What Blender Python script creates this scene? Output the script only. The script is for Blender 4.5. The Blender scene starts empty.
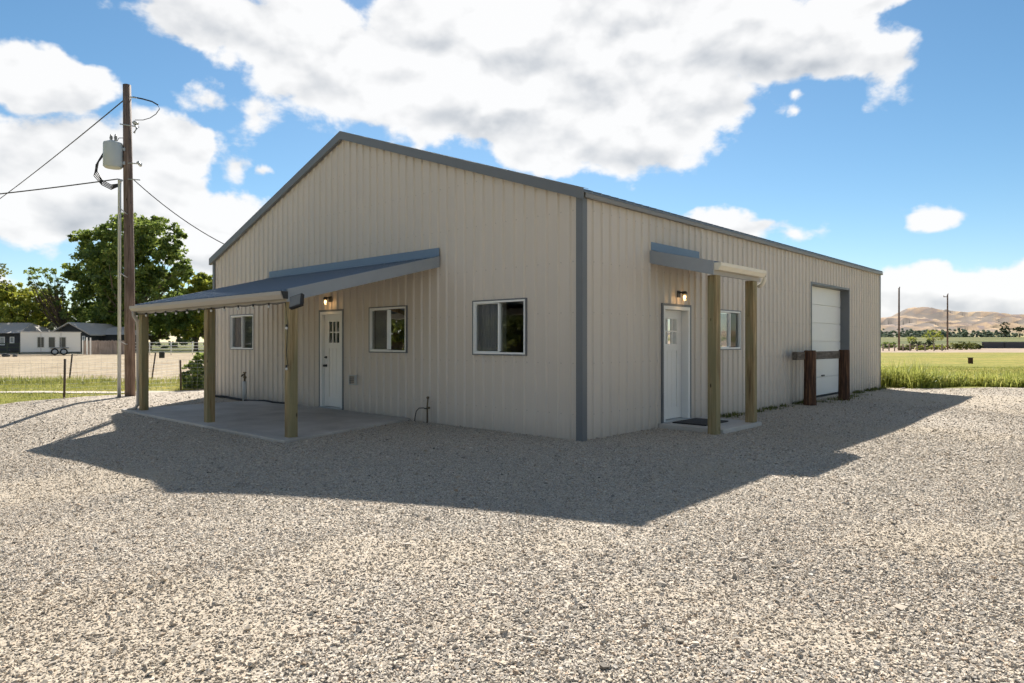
import bpy, bmesh, math, random
import numpy as np
from mathutils import Vector, Matrix, geometry, noise as mnoise
random.seed(7); RNG = np.random.default_rng(7)
R = math.radians
sc = bpy.context.scene
COL = sc.collection
F, CX, CY, CAMH = 680.0, 512.0, 342.0, 1.46

# ------------------------------------------------------------------ helpers
def px(x, y, d):
    """world point seen at that place of the photograph, d metres away"""
    return Vector(((x - CX) / F * d, d, CAMH + (CY - y) / F * d))
def tag(o, label=None, cat=None, group=None, kind=None):
    if label: o['label'] = label
    if cat: o['category'] = cat
    if group: o['group'] = group
    if kind: o['kind'] = kind
    return o
def empty(name, loc=(0, 0, 0), rz=0, **k):
    o = bpy.data.objects.new(name, None); COL.objects.link(o)
    o.location = loc; o.rotation_euler = (0, 0, rz); o.empty_display_size = .2
    return tag(o, **k)
class MB:
    def __init__(s): s.v = []; s.f = []; s.sm = []
    def add(s, vs, fs, smooth=False):
        n = len(s.v); s.v += [tuple(v) for v in vs]
        s.f += [tuple(n + i for i in f) for f in fs]; s.sm += [smooth] * len(fs); return s
    def box(s, lo, hi, m=None):
        x0, y0, z0 = lo; x1, y1, z1 = hi
        vs = [(x0,y0,z0),(x1,y0,z0),(x1,y1,z0),(x0,y1,z0),(x0,y0,z1),(x1,y0,z1),(x1,y1,z1),(x0,y1,z1)]
        if m is not None: vs = [tuple(m @ Vector(v)) for v in vs]
        return s.add(vs, [(0,3,2,1),(4,5,6,7),(0,1,5,4),(1,2,6,5),(2,3,7,6),(3,0,4,7)])
    def hexa(s, b, t):
        return s.add(list(b) + list(t), [(0,3,2,1),(4,5,6,7),(0,1,5,4),(1,2,6,5),(2,3,7,6),(3,0,4,7)])
    def prism(s, poly, a, b):
        """poly: list of functions' 2-D points already mapped: a(p), b(p) give the two end rings"""
        n = len(poly); vs = [a(p) for p in poly] + [b(p) for p in poly]
        fs = [tuple(range(n))[::-1], tuple(range(n, 2*n))] + [(i, (i+1) % n, n + (i+1) % n, n + i) for i in range(n)]
        return s.add(vs, fs)
    def tube(s, pts, rad, seg=8, cap=True):
        pts = [Vector(p) for p in pts]; n = len(pts)
        if not hasattr(rad, '__len__'): rad = [rad] * n
        vs = []; fs = []; ref = None
        for i, p in enumerate(pts):
            d = (pts[min(i+1, n-1)] - pts[max(i-1, 0)]).normalized()
            if ref is None: ref = Vector((0, 0, 1)) if abs(d.z) < .9 else Vector((1, 0, 0))
            a = d.cross(ref).normalized(); b = d.cross(a).normalized(); ref = -(d.cross(a).cross(d)) if False else ref
            for k in range(seg):
                t = 2 * math.pi * k / seg
                vs.append(p + (a * math.cos(t) + b * math.sin(t)) * rad[i])
        for i in range(n - 1):
            for k in range(seg):
                k2 = (k + 1) % seg
                fs.append((i*seg+k, i*seg+k2, (i+1)*seg+k2, (i+1)*seg+k))
        s.add(vs, fs, True)
        if cap:
            s.add(vs[:seg], [tuple(range(seg))[::-1]]); s.add(vs[-seg:], [tuple(range(seg))])
        return s
    def ball(s, c, r, nu=10, nv=7, sc3=(1, 1, 1)):
        c = Vector(c); vs = []; fs = []
        for j in range(nv + 1):
            ph = math.pi * j / nv
            for i in range(nu):
                th = 2 * math.pi * i / nu
                vs.append(c + Vector((r*sc3[0]*math.sin(ph)*math.cos(th), r*sc3[1]*math.sin(ph)*math.sin(th), r*sc3[2]*math.cos(ph))))
        for j in range(nv):
            for i in range(nu):
                i2 = (i + 1) % nu; fs.append((j*nu+i, (j+1)*nu+i, (j+1)*nu+i2, j*nu+i2))
        return s.add(vs, fs, True)
    def build(s, name, mat, parent=None, bevel=0, fix=True):
        me = bpy.data.meshes.new(name); me.from_pydata([tuple(v) for v in s.v], [], s.f)
        me.polygons.foreach_set('use_smooth', s.sm)
        if fix:
            bm = bmesh.new(); bm.from_mesh(me); bmesh.ops.remove_doubles(bm, verts=bm.verts, dist=1e-6)
            bmesh.ops.recalc_face_normals(bm, faces=bm.faces)
            bm.to_mesh(me); bm.free()
        me.materials.append(mat)
        o = bpy.data.objects.new(name, me); COL.objects.link(o); o.parent = parent
        if bevel:
            b = o.modifiers.new('bevel', 'BEVEL'); b.width = bevel; b.segments = 2; b.limit_method = 'ANGLE'; b.angle_limit = R(40)
        return o
def np_mesh(name, v, f, mat, parent=None, attrs=None, smooth=False):
    """v (n,3), f (m,k) arrays; attrs: name -> per-face floats"""
    me = bpy.data.meshes.new(name); v = np.asarray(v, np.float32); f = np.asarray(f, np.int32); k = f.shape[1]
    me.vertices.add(len(v)); me.vertices.foreach_set('co', v.ravel())
    me.loops.add(f.size); me.loops.foreach_set('vertex_index', f.ravel())
    me.polygons.add(len(f)); me.polygons.foreach_set('loop_start', np.arange(0, f.size, k, dtype=np.int32))
    me.polygons.foreach_set('loop_total', np.full(len(f), k, np.int32))
    me.polygons.foreach_set('use_smooth', np.full(len(f), smooth))
    me.update(calc_edges=True)
    for n, a in (attrs or {}).items():
        at = me.attributes.new(n, 'FLOAT', 'FACE'); at.data.foreach_set('value', np.asarray(a, np.float32))
    me.materials.append(mat)
    o = bpy.data.objects.new(name, me); COL.objects.link(o); o.parent = parent
    return o
def copy_tree(o, parent=None):
    c = o.copy(); COL.objects.link(c); c.parent = parent
    for ch in list(o.children): copy_tree(ch, c)
    return c

# ------------------------------------------------------------------ node helper
class NT:
    def __init__(s, tree): s.t = tree; s.n = tree.nodes; s.l = tree.links
    def new(s, typ, **k):
        n = s.n.new(typ)
        for a, b in k.items(): setattr(n, a, b)
        return n
    def put(s, sock, val):
        if isinstance(val, bpy.types.NodeSocket): s.l.new(val, sock)
        elif val is not None:
            if hasattr(sock.default_value, '__len__') and not hasattr(val, '__len__'): val = (val,) * len(sock.default_value)
            if hasattr(val, '__len__') and len(sock.default_value) == 4 and len(val) == 3: val = (*val, 1)
            sock.default_value = val
    def m(s, op, a, b=None, c=None, clamp=False):
        n = s.new('ShaderNodeMath', operation=op, use_clamp=clamp)
        for i, x in enumerate((a, b, c)):
            if x is not None: s.put(n.inputs[i], x)
        return n.outputs[0]
    def vm(s, op, a, b=None, out=0):
        n = s.new('ShaderNodeVectorMath', operation=op); s.put(n.inputs[0], a)
        if b is not None: s.put(n.inputs[1], b)
        return n.outputs[out]
    def ss(s, x, lo, hi, a=0., b=1., kind='SMOOTHSTEP'):
        n = s.new('ShaderNodeMapRange', interpolation_type=kind)
        for i, q in enumerate((x, lo, hi, a, b)): s.put(n.inputs[i], q)
        return n.outputs[0]
    def mix(s, f, a, b, mode='MIX'):
        n = s.new('ShaderNodeMix', data_type='RGBA', blend_type=mode, clamp_factor=True)
        s.put(n.inputs[0], f); s.put(n.inputs[6], a); s.put(n.inputs[7], b); return n.outputs[2]
    def noise(s, vec, scale, detail=4, rough=.55, out=0, dist=0):
        n = s.new('ShaderNodeTexNoise'); s.put(n.inputs['Vector'], vec); s.put(n.inputs['Scale'], scale)
        n.inputs['Detail'].default_value = detail; n.inputs['Roughness'].default_value = rough; n.inputs['Distortion'].default_value = dist
        return n.outputs[out]
    def voro(s, vec, scale, out='Color', feature='F1', rnd=1):
        n = s.new('ShaderNodeTexVoronoi', feature=feature); s.put(n.inputs['Vector'], vec); n.inputs['Scale'].default_value = scale
        n.inputs['Randomness'].default_value = rnd
        return n.outputs[out]
    def xyz(s, vec):
        n = s.new('ShaderNodeSeparateXYZ'); s.put(n.inputs[0], vec); return n.outputs
    def comb(s, x, y, z):
        n = s.new('ShaderNodeCombineXYZ'); s.put(n.inputs[0], x); s.put(n.inputs[1], y); s.put(n.inputs[2], z); return n.outputs[0]
    def ramp(s, f, stops, interp='LINEAR'):
        n = s.new('ShaderNodeValToRGB'); cr = n.color_ramp; cr.interpolation = interp
        while len(cr.elements) < len(stops): cr.elements.new(.5)
        for e, (p, c) in zip(cr.elements, stops): e.position = p; e.color = (*c, 1)
        s.put(n.inputs[0], f); return n.outputs[0]
    def bump(s, h, strength=.3, dist=.01, normal=None):
        n = s.new('ShaderNodeBump'); n.inputs['Strength'].default_value = strength; n.inputs['Distance'].default_value = dist
        s.put(n.inputs['Height'], h)
        if normal is not None: s.put(n.inputs['Normal'], normal)
        return n.outputs[0]
    def attr(s, name): return s.new('ShaderNodeAttribute', attribute_name=name).outputs['Fac']
    def pos(s): return s.new('ShaderNodeNewGeometry').outputs['Position']
    def obj(s): return s.new('ShaderNodeTexCoord').outputs['Object']
def material(name, fn):
    m = bpy.data.materials.new(name); m.use_nodes = True
    t = NT(m.node_tree); t.p = m.node_tree.nodes['Principled BSDF']; t.out = m.node_tree.nodes['Material Output']
    fn(t); return m
def setp(t, color=None, rough=None, metal=None, normal=None, spec=None):
    if color is not None: t.put(t.p.inputs['Base Color'], color)
    if rough is not None: t.put(t.p.inputs['Roughness'], rough)
    if metal is not None: t.put(t.p.inputs['Metallic'], metal)
    if spec is not None: t.put(t.p.inputs['Specular IOR Level'], spec)
    if normal is not None: t.put(t.p.inputs['Normal'], normal)
def plain(name, color, rough=.5, metal=0, var=.12, scale=6, spec=.5, bump=0):
    def f(t):
        o = t.obj(); n = t.noise(o, scale, 5)
        c = t.mix(n, tuple(x * (1 - var) for x in color), tuple(min(1, x * (1 + var)) for x in color))
        setp(t, c, t.ss(n, .2, .8, rough * .85, min(1, rough * 1.15)), metal, spec=spec,
             normal=t.bump(t.noise(o, scale * 8, 3), bump, .005) if bump else None)
    return material(name, f)

M = {}
def siding(t):
    o = t.obj(); x, y, z = t.xyz(o)
    n1 = t.noise(t.vm('MULTIPLY', o, (1.2, 1.2, .35)), 2.2, 5)
    u = t.m('ADD', x, y)
    pan = t.m('FLOOR', t.m('DIVIDE', u, .914))
    w = t.new('ShaderNodeTexWhiteNoise', noise_dimensions='1D'); t.put(w.inputs['W'], pan)
    c = t.mix(n1, (.60, .525, .45), (.665, .59, .51))
    c = t.mix(t.m('MULTIPLY', w.outputs['Value'], .22), c, (.46, .405, .355))
    # splash dirt above the gravel and thin rain streaks
    st = t.noise(t.vm('MULTIPLY', o, (9, 9, .4)), 3, 4)
    dirt = t.m('MULTIPLY', t.ss(t.m('ADD', z, t.m('MULTIPLY', st, .5)), .62, .1), .32)
    c = t.mix(dirt, c, (.30, .26, .21))
    c = t.mix(t.m('MULTIPLY', t.ss(st, .6, .8), .07), c, (.36, .32, .28))
    # screw heads in rows
    rows = t.m('ABSOLUTE', t.m('SUBTRACT', t.m('FRACT', t.m('DIVIDE', z, .76)), .5))
    cols = t.m('ABSOLUTE', t.m('SUBTRACT', t.m('FRACT', t.m('DIVIDE', t.m('ADD', u, .05), .2286)), .5))
    scr = t.m('MULTIPLY', t.m('LESS_THAN', rows, .012), t.m('LESS_THAN', cols, .045))
    c = t.mix(t.m('MULTIPLY', scr, .4), c, (.2, .18, .16))
    oil = t.noise(t.vm('MULTIPLY', o, (1.5, 1.5, .8)), 1.6, 2)
    setp(t, c, t.ss(n1, .2, .8, .34, .5), 0, t.bump(oil, .25, .02), .5)
M['siding'] = material('painted_beige_siding', siding)
M['trim'] = plain('blue_grey_trim', (.15, .158, .168), .45, var=.1)
M['trim_tan'] = plain('tan_trim', (.22, .205, .185), .45, var=.1)
M['gutter'] = plain('tan_gutter', (.37, .335, .295), .45, var=.1)
M['gutter_pale'] = plain('cream_gutter', (.75, .68, .55), .45, var=.08)
M['roof'] = plain('slate_blue_roof_metal', (.13, .175, .235), .36, var=.04, metal=.15, scale=1)
M['flash'] = plain('blue_flashing', (.15, .22, .31), .4, var=.08)
M['fascia'] = plain('grey_fascia', (.30, .32, .345), .45, var=.08)
M['main_roof'] = plain('grey_roof_metal', (.16, .18, .20), .4, metal=.2)
M['white'] = plain('white_paint', (.80, .79, .76), .42, var=.04)
M['white_wood'] = plain('white_door_paint', (.82, .80, .76), .4, var=.03)
M['vinyl'] = plain('white_vinyl', (.84, .83, .80), .35, var=.03)
M['black'] = plain('black_metal', (.018, .018, .02), .45, var=.2)
M['rubber'] = plain('black_rubber', (.025, .025, .025), .8, var=.3, bump=.5, scale=30)
M['steel'] = plain('galvanised_steel', (.45, .47, .48), .4, metal=.7, var=.15)
M['pvc'] = plain('grey_pvc', (.52, .52, .51), .5, var=.08)
M['brass'] = plain('weathered_brass', (.16, .12, .07), .45, metal=.5)
M['wire'] = plain('dark_wire', (.03, .03, .035), .6)
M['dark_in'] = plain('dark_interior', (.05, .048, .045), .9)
M['curtain'] = plain('pale_curtain', (.50, .49, .47), .9, var=.2, scale=3)
M['blind'] = plain('blind', (.70, .68, .65), .7, var=.1)
def screen(t):
    d = t.new('ShaderNodeBsdfDiffuse'); t.put(d.inputs[0], (.24, .24, .24)); tr = t.new('ShaderNodeBsdfTransparent')
    mx = t.new('ShaderNodeMixShader'); mx.inputs[0].default_value = .62
    t.l.new(tr.outputs[0], mx.inputs[2]); t.l.new(d.outputs[0], mx.inputs[1]); t.l.new(mx.outputs[0], t.out.inputs[0])
M['screen'] = material('insect_screen', screen)
def glass(t, f0=.18, f1=1.4, tint=.74):
    g = t.new('ShaderNodeBsdfGlossy'); g.inputs['Roughness'].default_value = .015; t.put(g.inputs[0], (.95, .97, .96))
    t.put(g.inputs['Normal'], t.bump(t.noise(t.obj(), 2.2, 2), .12, .01))
    tr = t.new('ShaderNodeBsdfTransparent'); t.put(tr.inputs[0], (.72, .76, .75))
    fr = t.new('ShaderNodeFresnel'); fr.inputs[0].default_value = 1.5
    mx = t.new('ShaderNodeMixShader'); t.put(mx.inputs[0], t.m('ADD', t.m('MULTIPLY', fr.outputs[0], f1), f0, clamp=True))
    t.l.new(tr.outputs[0], mx.inputs[1]); t.l.new(g.outputs[0], mx.inputs[2]); t.l.new(mx.outputs[0], t.out.inputs[0])
M['glass'] = material('window_glass', glass); M['glass_dim'] = material('dim_glass', lambda t: glass(t, .04, .8))
def emis(name, col, s):
    def f(t): setp(t, (.8, .8, .8), .4); t.put(t.p.inputs['Emission Color'], col); t.put(t.p.inputs['Emission Strength'], s)
    return material(name, f)
M['bulb'] = emis('lit_bulb', (1, .62, .25), 3.5)
M['bulb_off'] = plain('frosted_bulb', (.62, .61, .57), .25, var=.02)
def jar(t):
    g = t.new('ShaderNodeBsdfGlossy'); g.inputs['Roughness'].default_value = .05
    tr = t.new('ShaderNodeBsdfTransparent'); t.put(tr.inputs[0], (.95, .9, .8))
    mx = t.new('ShaderNodeMixShader'); mx.inputs[0].default_value = .15
    t.l.new(tr.outputs[0], mx.inputs[1]); t.l.new(g.outputs[0], mx.inputs[2]); t.l.new(mx.outputs[0], t.out.inputs[0])
M['jar'] = material('clear_lamp_glass', jar)
def wood(c1, c2, c3, sc=1.0, green=None, vert=(18, 18, .9)):
    def f(t):
        o = t.obj(); oi = t.new('ShaderNodeObjectInfo').outputs['Random']
        p = t.vm('ADD', o, t.vm('MULTIPLY', t.comb(oi, oi, oi), 7.))
        g = t.noise(t.vm('MULTIPLY', p, vert), 1.6 * sc, 6, .65, dist=.4)
        b = t.noise(t.vm('MULTIPLY', p, tuple(max(1.5, v * .12) for v in vert)), 1.0, 3)
        c = t.ramp(g, [(.3, c1), (.5, c2), (.72, c3)])
        c = t.mix(t.m('MULTIPLY', t.ss(b, .45, .75), .55), c, c1)
        if green:
            c = t.mix(t.m('MULTIPLY', t.ss(t.noise(t.vm('MULTIPLY', p, (4, 4, .8)), 1.3, 3), .42, .6), .7), c, green)
        k = t.voro(t.vm('MULTIPLY', p, (7, 7, 2.2)), 1., 'Distance')
        c = t.mix(t.ss(k, .10, .04), c, tuple(x * .35 for x in c1))
        setp(t, c, .75, 0, t.bump(g, .5, .006), .3)
    return f
M['post'] = material('treated_pine_post', wood((.13, .09, .045), (.29, .21, .105), (.48, .365, .20), green=(.24, .22, .12)))
M['logpost'] = material('dark_stained_log', wood((.018, .010, .007), (.080, .038, .022), (.27, .14, .065)))
M['beam'] = material('weathered_grey_beam', wood((.05, .042, .036), (.13, .11, .09), (.25, .215, .18), vert=(3, 18, 18)))
M['pole'] = material('weathered_utility_pole', wood((.08, .055, .042), (.18, .125, .10), (.32, .24, .19)))
M['tpost'] = plain('rusty_steel_post', (.07, .05, .035), .8, var=.35)
M['fence_board'] = material('weathered_fence_boards', wood((.22, .17, .14), (.34, .27, .23), (.46, .38, .33), vert=(12, 12, .6)))
M['bark'] = material('bark', wood((.05, .035, .025), (.11, .08, .055), (.19, .145, .10)))
M['bark_pale'] = material('pale_bark', wood((.12, .09, .06), (.22, .17, .12), (.34, .28, .2)))
def concrete(t):
    o = t.obj(); n = t.noise(o, 1.3, 6, .6); g = t.noise(o, 60, 3)
    c = t.ramp(n, [(.3, (.41, .38, .34)), (.55, (.50, .47, .43)), (.75, (.58, .55, .505))])
    c = t.mix(t.m('MULTIPLY', t.ss(t.noise(o, .8, 4, .6, dist=1), .5, .72), .45), c, (.29, .27, .24))
    c = t.mix(t.m('MULTIPLY', t.ss(g, .5, .8), .3), c, (.16, .15, .14))
    setp(t, c, .8, 0, t.bump(g, .25, .004), .3)
M['concrete'] = material('concrete', concrete)

# gravel: the loose stones and the packed bed under them share one palette
PAL = [(0, (.14, .12, .10)), (.07, (.31, .275, .235)), (.22, (.41, .36, .30)), (.48, (.54, .47, .38)), (.68, (.57, .47, .35)), (.82, (.66, .585, .48)), (.94, (.43, .30, .195)), (1, (.78, .72, .63))]
def dust(t, c, p, k=1.):
    d = t.attr('dust'); big = t.noise(p, 3.5, 5, .65); trk = t.noise(t.vm('MULTIPLY', p, (.5, 1.2, 1)), .8, 4, .6, dist=.6)
    f = t.ss(t.m('ADD', d, t.m('MULTIPLY', t.m('SUBTRACT', big, .5), .9)), .25, .95)
    c = t.mix(t.m('MULTIPLY', f, .60 * k), c, (.475, .395, .295))
    c = t.mix(t.m('MULTIPLY', t.ss(trk, .46, .3), .18), c, (.34, .31, .27))
    return c
def stone_mat(t):
    p = t.pos(); r = t.attr('rnd'); c = t.ramp(r, PAL)
    c = t.mix(t.m('MULTIPLY', t.noise(p, 90, 1), .35), c, (.38, .335, .275)); c = dust(t, c, p, .6)
    setp(t, c, .85, 0, None, .25)
M['stone'] = material('crushed_stone', stone_mat)
def bed(t):
    p = t.pos()
    w = t.vm('ADD', p, t.vm('MULTIPLY', t.noise(p, 40, 2, out=1), .009))
    c1 = t.voro(w, 58, 'Color'); d1 = t.voro(w, 58, 'Distance')
    c = t.ramp(t.xyz(c1)[0], PAL)
    c = t.mix(t.ss(d1, .50, .85), c, (.20, .175, .145))  # cell gaps darkened in colour, painted shade between the stones
    c = dust(t, c, p)
    setp(t, c, .9, 0, t.bump(t.m('SUBTRACT', 1., d1), .6, .008), .2)
M['bed'] = material('gravel_bed', bed)

# ------------------------------------------------------------------ the lie of the land
C0 = Vector((1.03, 10.02)); UX = Vector((.736, -.677)); UY = Vector((.677, .736))
W, L, HE, HP = 12.32, 15.68, 3.70, 5.80
def world(lx, ly): return C0 + UX * lx + UY * ly
def local(x, y):
    a, b = x - C0.x, y - C0.y
    return a * UX.x + b * UX.y, a * UY.x + b * UY.y
def gz(x, y):
    x = np.asarray(x, float); y = np.asarray(y, float)
    lx, ly = local(x, y)
    d = np.clip(-ly - 3.1, 0, 3.2); g = np.clip((-lx + 1.6) / 9.0, 0, 1)
    fade = np.clip((19 - y) / 5, 0, 1) * np.clip((x + 16) / 5, 0, 1)
    z = -.14 * d * g * fade
    rr = np.clip((x - 6) / 8, 0, 1) * np.clip((22 - np.abs(y - 18)) / 10, 0, 1) * np.clip((lx - .8) / 2, 0, 1)
    z = z + .09 * rr
    bump = .018 * np.sin(x * .9 + 1.3 * np.sin(y * .4)) * np.sin(y * .7 + .8 * np.sin(x * .5))
    near = np.clip(np.maximum(-ly - 3.6, lx - 1.4) / 1.5, 0, 1)
    return z + bump * near
def axis(lo, hi, dense_lo, dense_hi, step, grow=1.35):
    a = list(np.arange(dense_lo, dense_hi + .01, step)); s = step
    while a[-1] < hi: s *= grow; a.append(a[-1] + s)
    s = step
    while a[0] > lo: s *= grow; a.insert(0, a[0] - s)
    return np.array(a)
ax = axis(-3500, 3500, -34, 34, .7); ay = axis(-600, 4000, -8, 50, .7)
def rise(x, y):
    rr = np.hypot(x, y); return 7.6 * np.clip((rr - 260) / 680, 0, 1) ** 1.2 * np.clip(x / (np.abs(y) + 1) / .35, 0, 1)
X, Y = np.meshgrid(ax, ay); Z = gz(X, Y) - .02 + rise(X, Y)
nx, ny = len(ax), len(ay)
idx = np.arange(nx * ny).reshape(ny, nx)
quads = np.stack([idx[:-1, :-1], idx[:-1, 1:], idx[1:, 1:], idx[1:, :-1]], -1).reshape(-1, 4)
def ground_mat(t):
    p = t.pos(); x, y, z = t.xyz(p)
    wn = t.m('SUBTRACT', t.noise(p, .12, 4), .5); wf = t.m('SUBTRACT', t.noise(p, 1.1, 4), .5)
    yy = t.m('ADD', y, t.m('ADD', t.m('MULTIPLY', wn, 4.), t.m('MULTIPLY', wf, 1.6)))
    blades = t.noise(t.vm('MULTIPLY', p, (1.6, .8, 1.6)), 1.6, 9, .8)
    lawn = t.ramp(blades, [(.3, (.11, .12, .03)), (.5, (.215, .215, .04)), (.7, (.38, .34, .08))])
    big = t.noise(p, .16, 5, .6)
    lawn = t.mix(t.m('MULTIPLY', t.ss(big, .40, .62), .85), lawn, t.mix(t.ss(blades, .38, .62), (.22, .185, .045), (.43, .34, .09)))
    straw = t.ramp(t.noise(t.vm('MULTIPLY', p, (1.4, .35, 2)), 1., 9, .75), [(.35, (.22, .165, .105)), (.5, (.37, .295, .20)), (.66, (.48, .395, .28))])
    dirt = t.ramp(t.noise(p, .3, 6, .6), [(.3, (.30, .22, .16)), (.6, (.44, .34, .25)), (.8, (.35, .30, .16))])
    far = t.ramp(t.noise(t.vm('MULTIPLY', p, (.35, 1, 1)), .02, 6, .7), [(.35, (.08, .095, .035)), (.5, (.15, .155, .06)), (.65, (.24, .21, .09))])
    # left of the building: green verge with a pale track, then the dry paddock
    left = t.ss(x, 2., -2.)
    lc = t.mix(t.ss(yy, 23.5, 25.5), lawn, straw)
    lc = t.mix(t.ss(yy, 88, 94), lc, far)
    # right: lawn, then a dry dirt strip, then far fields
    rc = t.mix(t.ss(yy, 92, 100), lawn, dirt)
    rc = t.mix(t.ss(yy, 185, 200), rc, far)
    c = t.mix(left, rc, lc)
    setp(t, c, .95, 0, t.bump(blades, .6, .03), .1)
M['ground'] = material('grassland', ground_mat)
tag(np_mesh('ground', np.stack([X, Y, Z], -1).reshape(-1, 3), quads, M['ground'], smooth=True), 'grassy and straw coloured land around the gravel yard', kind='structure')

YARD = [(-26, -9), (-21.5, -.5), (-17.6, 7), (-12.9, 15.8), (-10.2, 20.2), (-8.3, 22.6), (-4.5, 25), (2, 30.6), (3.0, 30.2), (11.2, 22.0), (14.9, 20.2), (22, 17.2), (40, 12), (40, -9)]
def in_poly(x, y, poly):
    x = np.asarray(x); y = np.asarray(y); c = np.zeros(x.shape, bool); n = len(poly)
    for i in range(n):
        (x0, y0), (x1, y1) = poly[i], poly[i - 1]
        with np.errstate(divide='ignore', invalid='ignore'):
            c ^= ((y0 > y) != (y1 > y)) & (x < (x1 - x0) * (y - y0) / (y1 - y0 + 1e-12) + x0)
    return c
out = []
for i in range(len(YARD)):
    a, b = Vector(YARD[i]), Vector(YARD[(i + 1) % len(YARD)]); n = max(1, int((b - a).length / .25))
    nrm = Vector((b.y - a.y, a.x - b.x)).normalized()
    for k in range(n):
        q = a.lerp(b, k / n); j = mnoise.noise(Vector((q.x * .8, q.y * .8, 3))) * .35 + mnoise.noise(Vector((q.x * 3, q.y * 3, 5))) * .15
        out.append(q + nrm * j)
gx, gy = np.meshgrid(np.arange(-25, 39.6, .32), np.arange(-8.5, 30, .32))
keep = in_poly(gx, gy, [(p.x * .985, p.y * .98) for p in out])
pts = out + [Vector((a, b)) for a, b in zip(gx[keep], gy[keep])]
res = geometry.delaunay_2d_cdt(pts, [], [list(range(len(out)))], 1, 1e-5)
vz = [(v.x, v.y, float(gz(v.x, v.y))) for v in res[0]]
me = bpy.data.meshes.new('gravel_yard'); me.from_pydata(vz, [], res[2]); me.materials.append(M['bed'])
o = bpy.data.objects.new('gravel_yard', me); COL.objects.link(o)
for p_ in me.polygons: p_.use_smooth = True
yard_mesh = me
tag(o, 'pale crushed gravel yard around the metal building', kind='structure')

# loose stones: packed thick near the viewer's side of the yard, thinning with distance
SL = [(-9.75, -3.1, -3.0, .02), (-.02, 2.12, 1.2, 3.62)]   # slabs in local x0,y0,x1,y1
DX, DY = np.meshgrid(np.arange(-27, 41, .2), np.arange(-10, 33, .2))
DU = np.array([[mnoise.fractal(Vector((x_ * .45, y_ * .33, 2.)), .9, 2.1, 4) for x_ in DX[0]] for y_ in DY[:, 0]])
for (a_, b_, rx_, ry_, st) in ((10, 665, 1.3, .8, 1.0), (60, 600, 1.0, .35, .5), (20, 470, 2.2, 1.0, .9), (25, 520, 1.2, .5, .5), (140, 640, .8, .3, .4), (120, 560, 1.0, .5, .3), (940, 545, 1.1, .6, .8), (680, 600, .9, .4, .5), (800, 645, .9, .4, .6),
                              (960, 402, 2.6, 1.8, 1.0), (900, 430, 1.8, .8, .5), (1010, 440, 1.6, .6, .5), (700, 545, 1.0, .3, .3), (1000, 470, 1.2, .5, .3), (430, 640, .7, .25, .35)):
    dd_ = F * CAMH / (b_ - CY); xx_ = (a_ - CX) / F * dd_
    DU = np.maximum(DU, DU * .5 + st * 1.1 * np.clip(1.25 - np.hypot((DX - xx_) / rx_, (DY - dd_) / ry_), 0, 1))
_lx, _ly = local(DX, DY); DU = np.where((_ly > -5) & (_ly < 0) & (_lx < 2), DU - .35, DU)
edge_ = np.interp(DX, [11, 14.9, 22, 40], [22.3, 20.6, 17.6, 12.4]); DU = np.maximum(DU, np.where(DX > 10, np.clip(1 - (edge_ - DY) / 1.1, 0, 1), 0))
def dust_at(x, y):
    i = np.clip(((np.asarray(x) + 27) / .2).astype(int), 0, DX.shape[1] - 1); j = np.clip(((np.asarray(y) + 10) / .2).astype(int), 0, DX.shape[0] - 1)
    return np.clip((DU[j, i] - .15) / .55, 0, 1)
def stones(n_target_density, d0, d1, size, seed):
    rg = np.random.default_rng(seed)
    area_w = 0.80; i0, i1 = d0, d1; d1 = d1 * 1.3; d0 = max(2.4, d0 * .8)
    n = int(n_target_density * area_w * 2 * (d1**2 - d0**2) / 2)
    d = np.sqrt(rg.uniform(d0**2, d1**2, n)); x = rg.uniform(-area_w, area_w, n) * d; y = d
    wav = 1 + .10 * np.sin(x * .9 + y * .6) + .05 * np.sin(x * 2.7 - 1)
    q = d * wav; pr = np.clip((i1 * 1.22 - q) / (i1 * .40), 0, 1)
    if i0 > 2.5: pr = pr * np.clip((q - i0 * .82) / (i0 * .40), 0, 1)
    ok = in_poly(x, y, [(p.x, p.y) for p in out[::2]]) & (rg.random(n) < pr)
    lx, ly = local(x, y)
    ok &= ~((lx < .0) & (lx > -W) & (ly > 0) & (ly < L))
    for (a, b, c, e) in SL: ok &= ~((lx > a) & (lx < (c if c > -1 else c - .95 * (ly + 3.1) / 3.07)) & (ly > b) & (ly < e))
    ok &= rg.random(n) > .30 * dust_at(x, y)
    x, y = x[ok], y[ok]; n = len(x)
    s = size * rg.lognormal(0, .36, n)
    s *= np.where(rg.random(n) < .012, 1.7, 1)
    return x, y, s, rg
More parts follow.
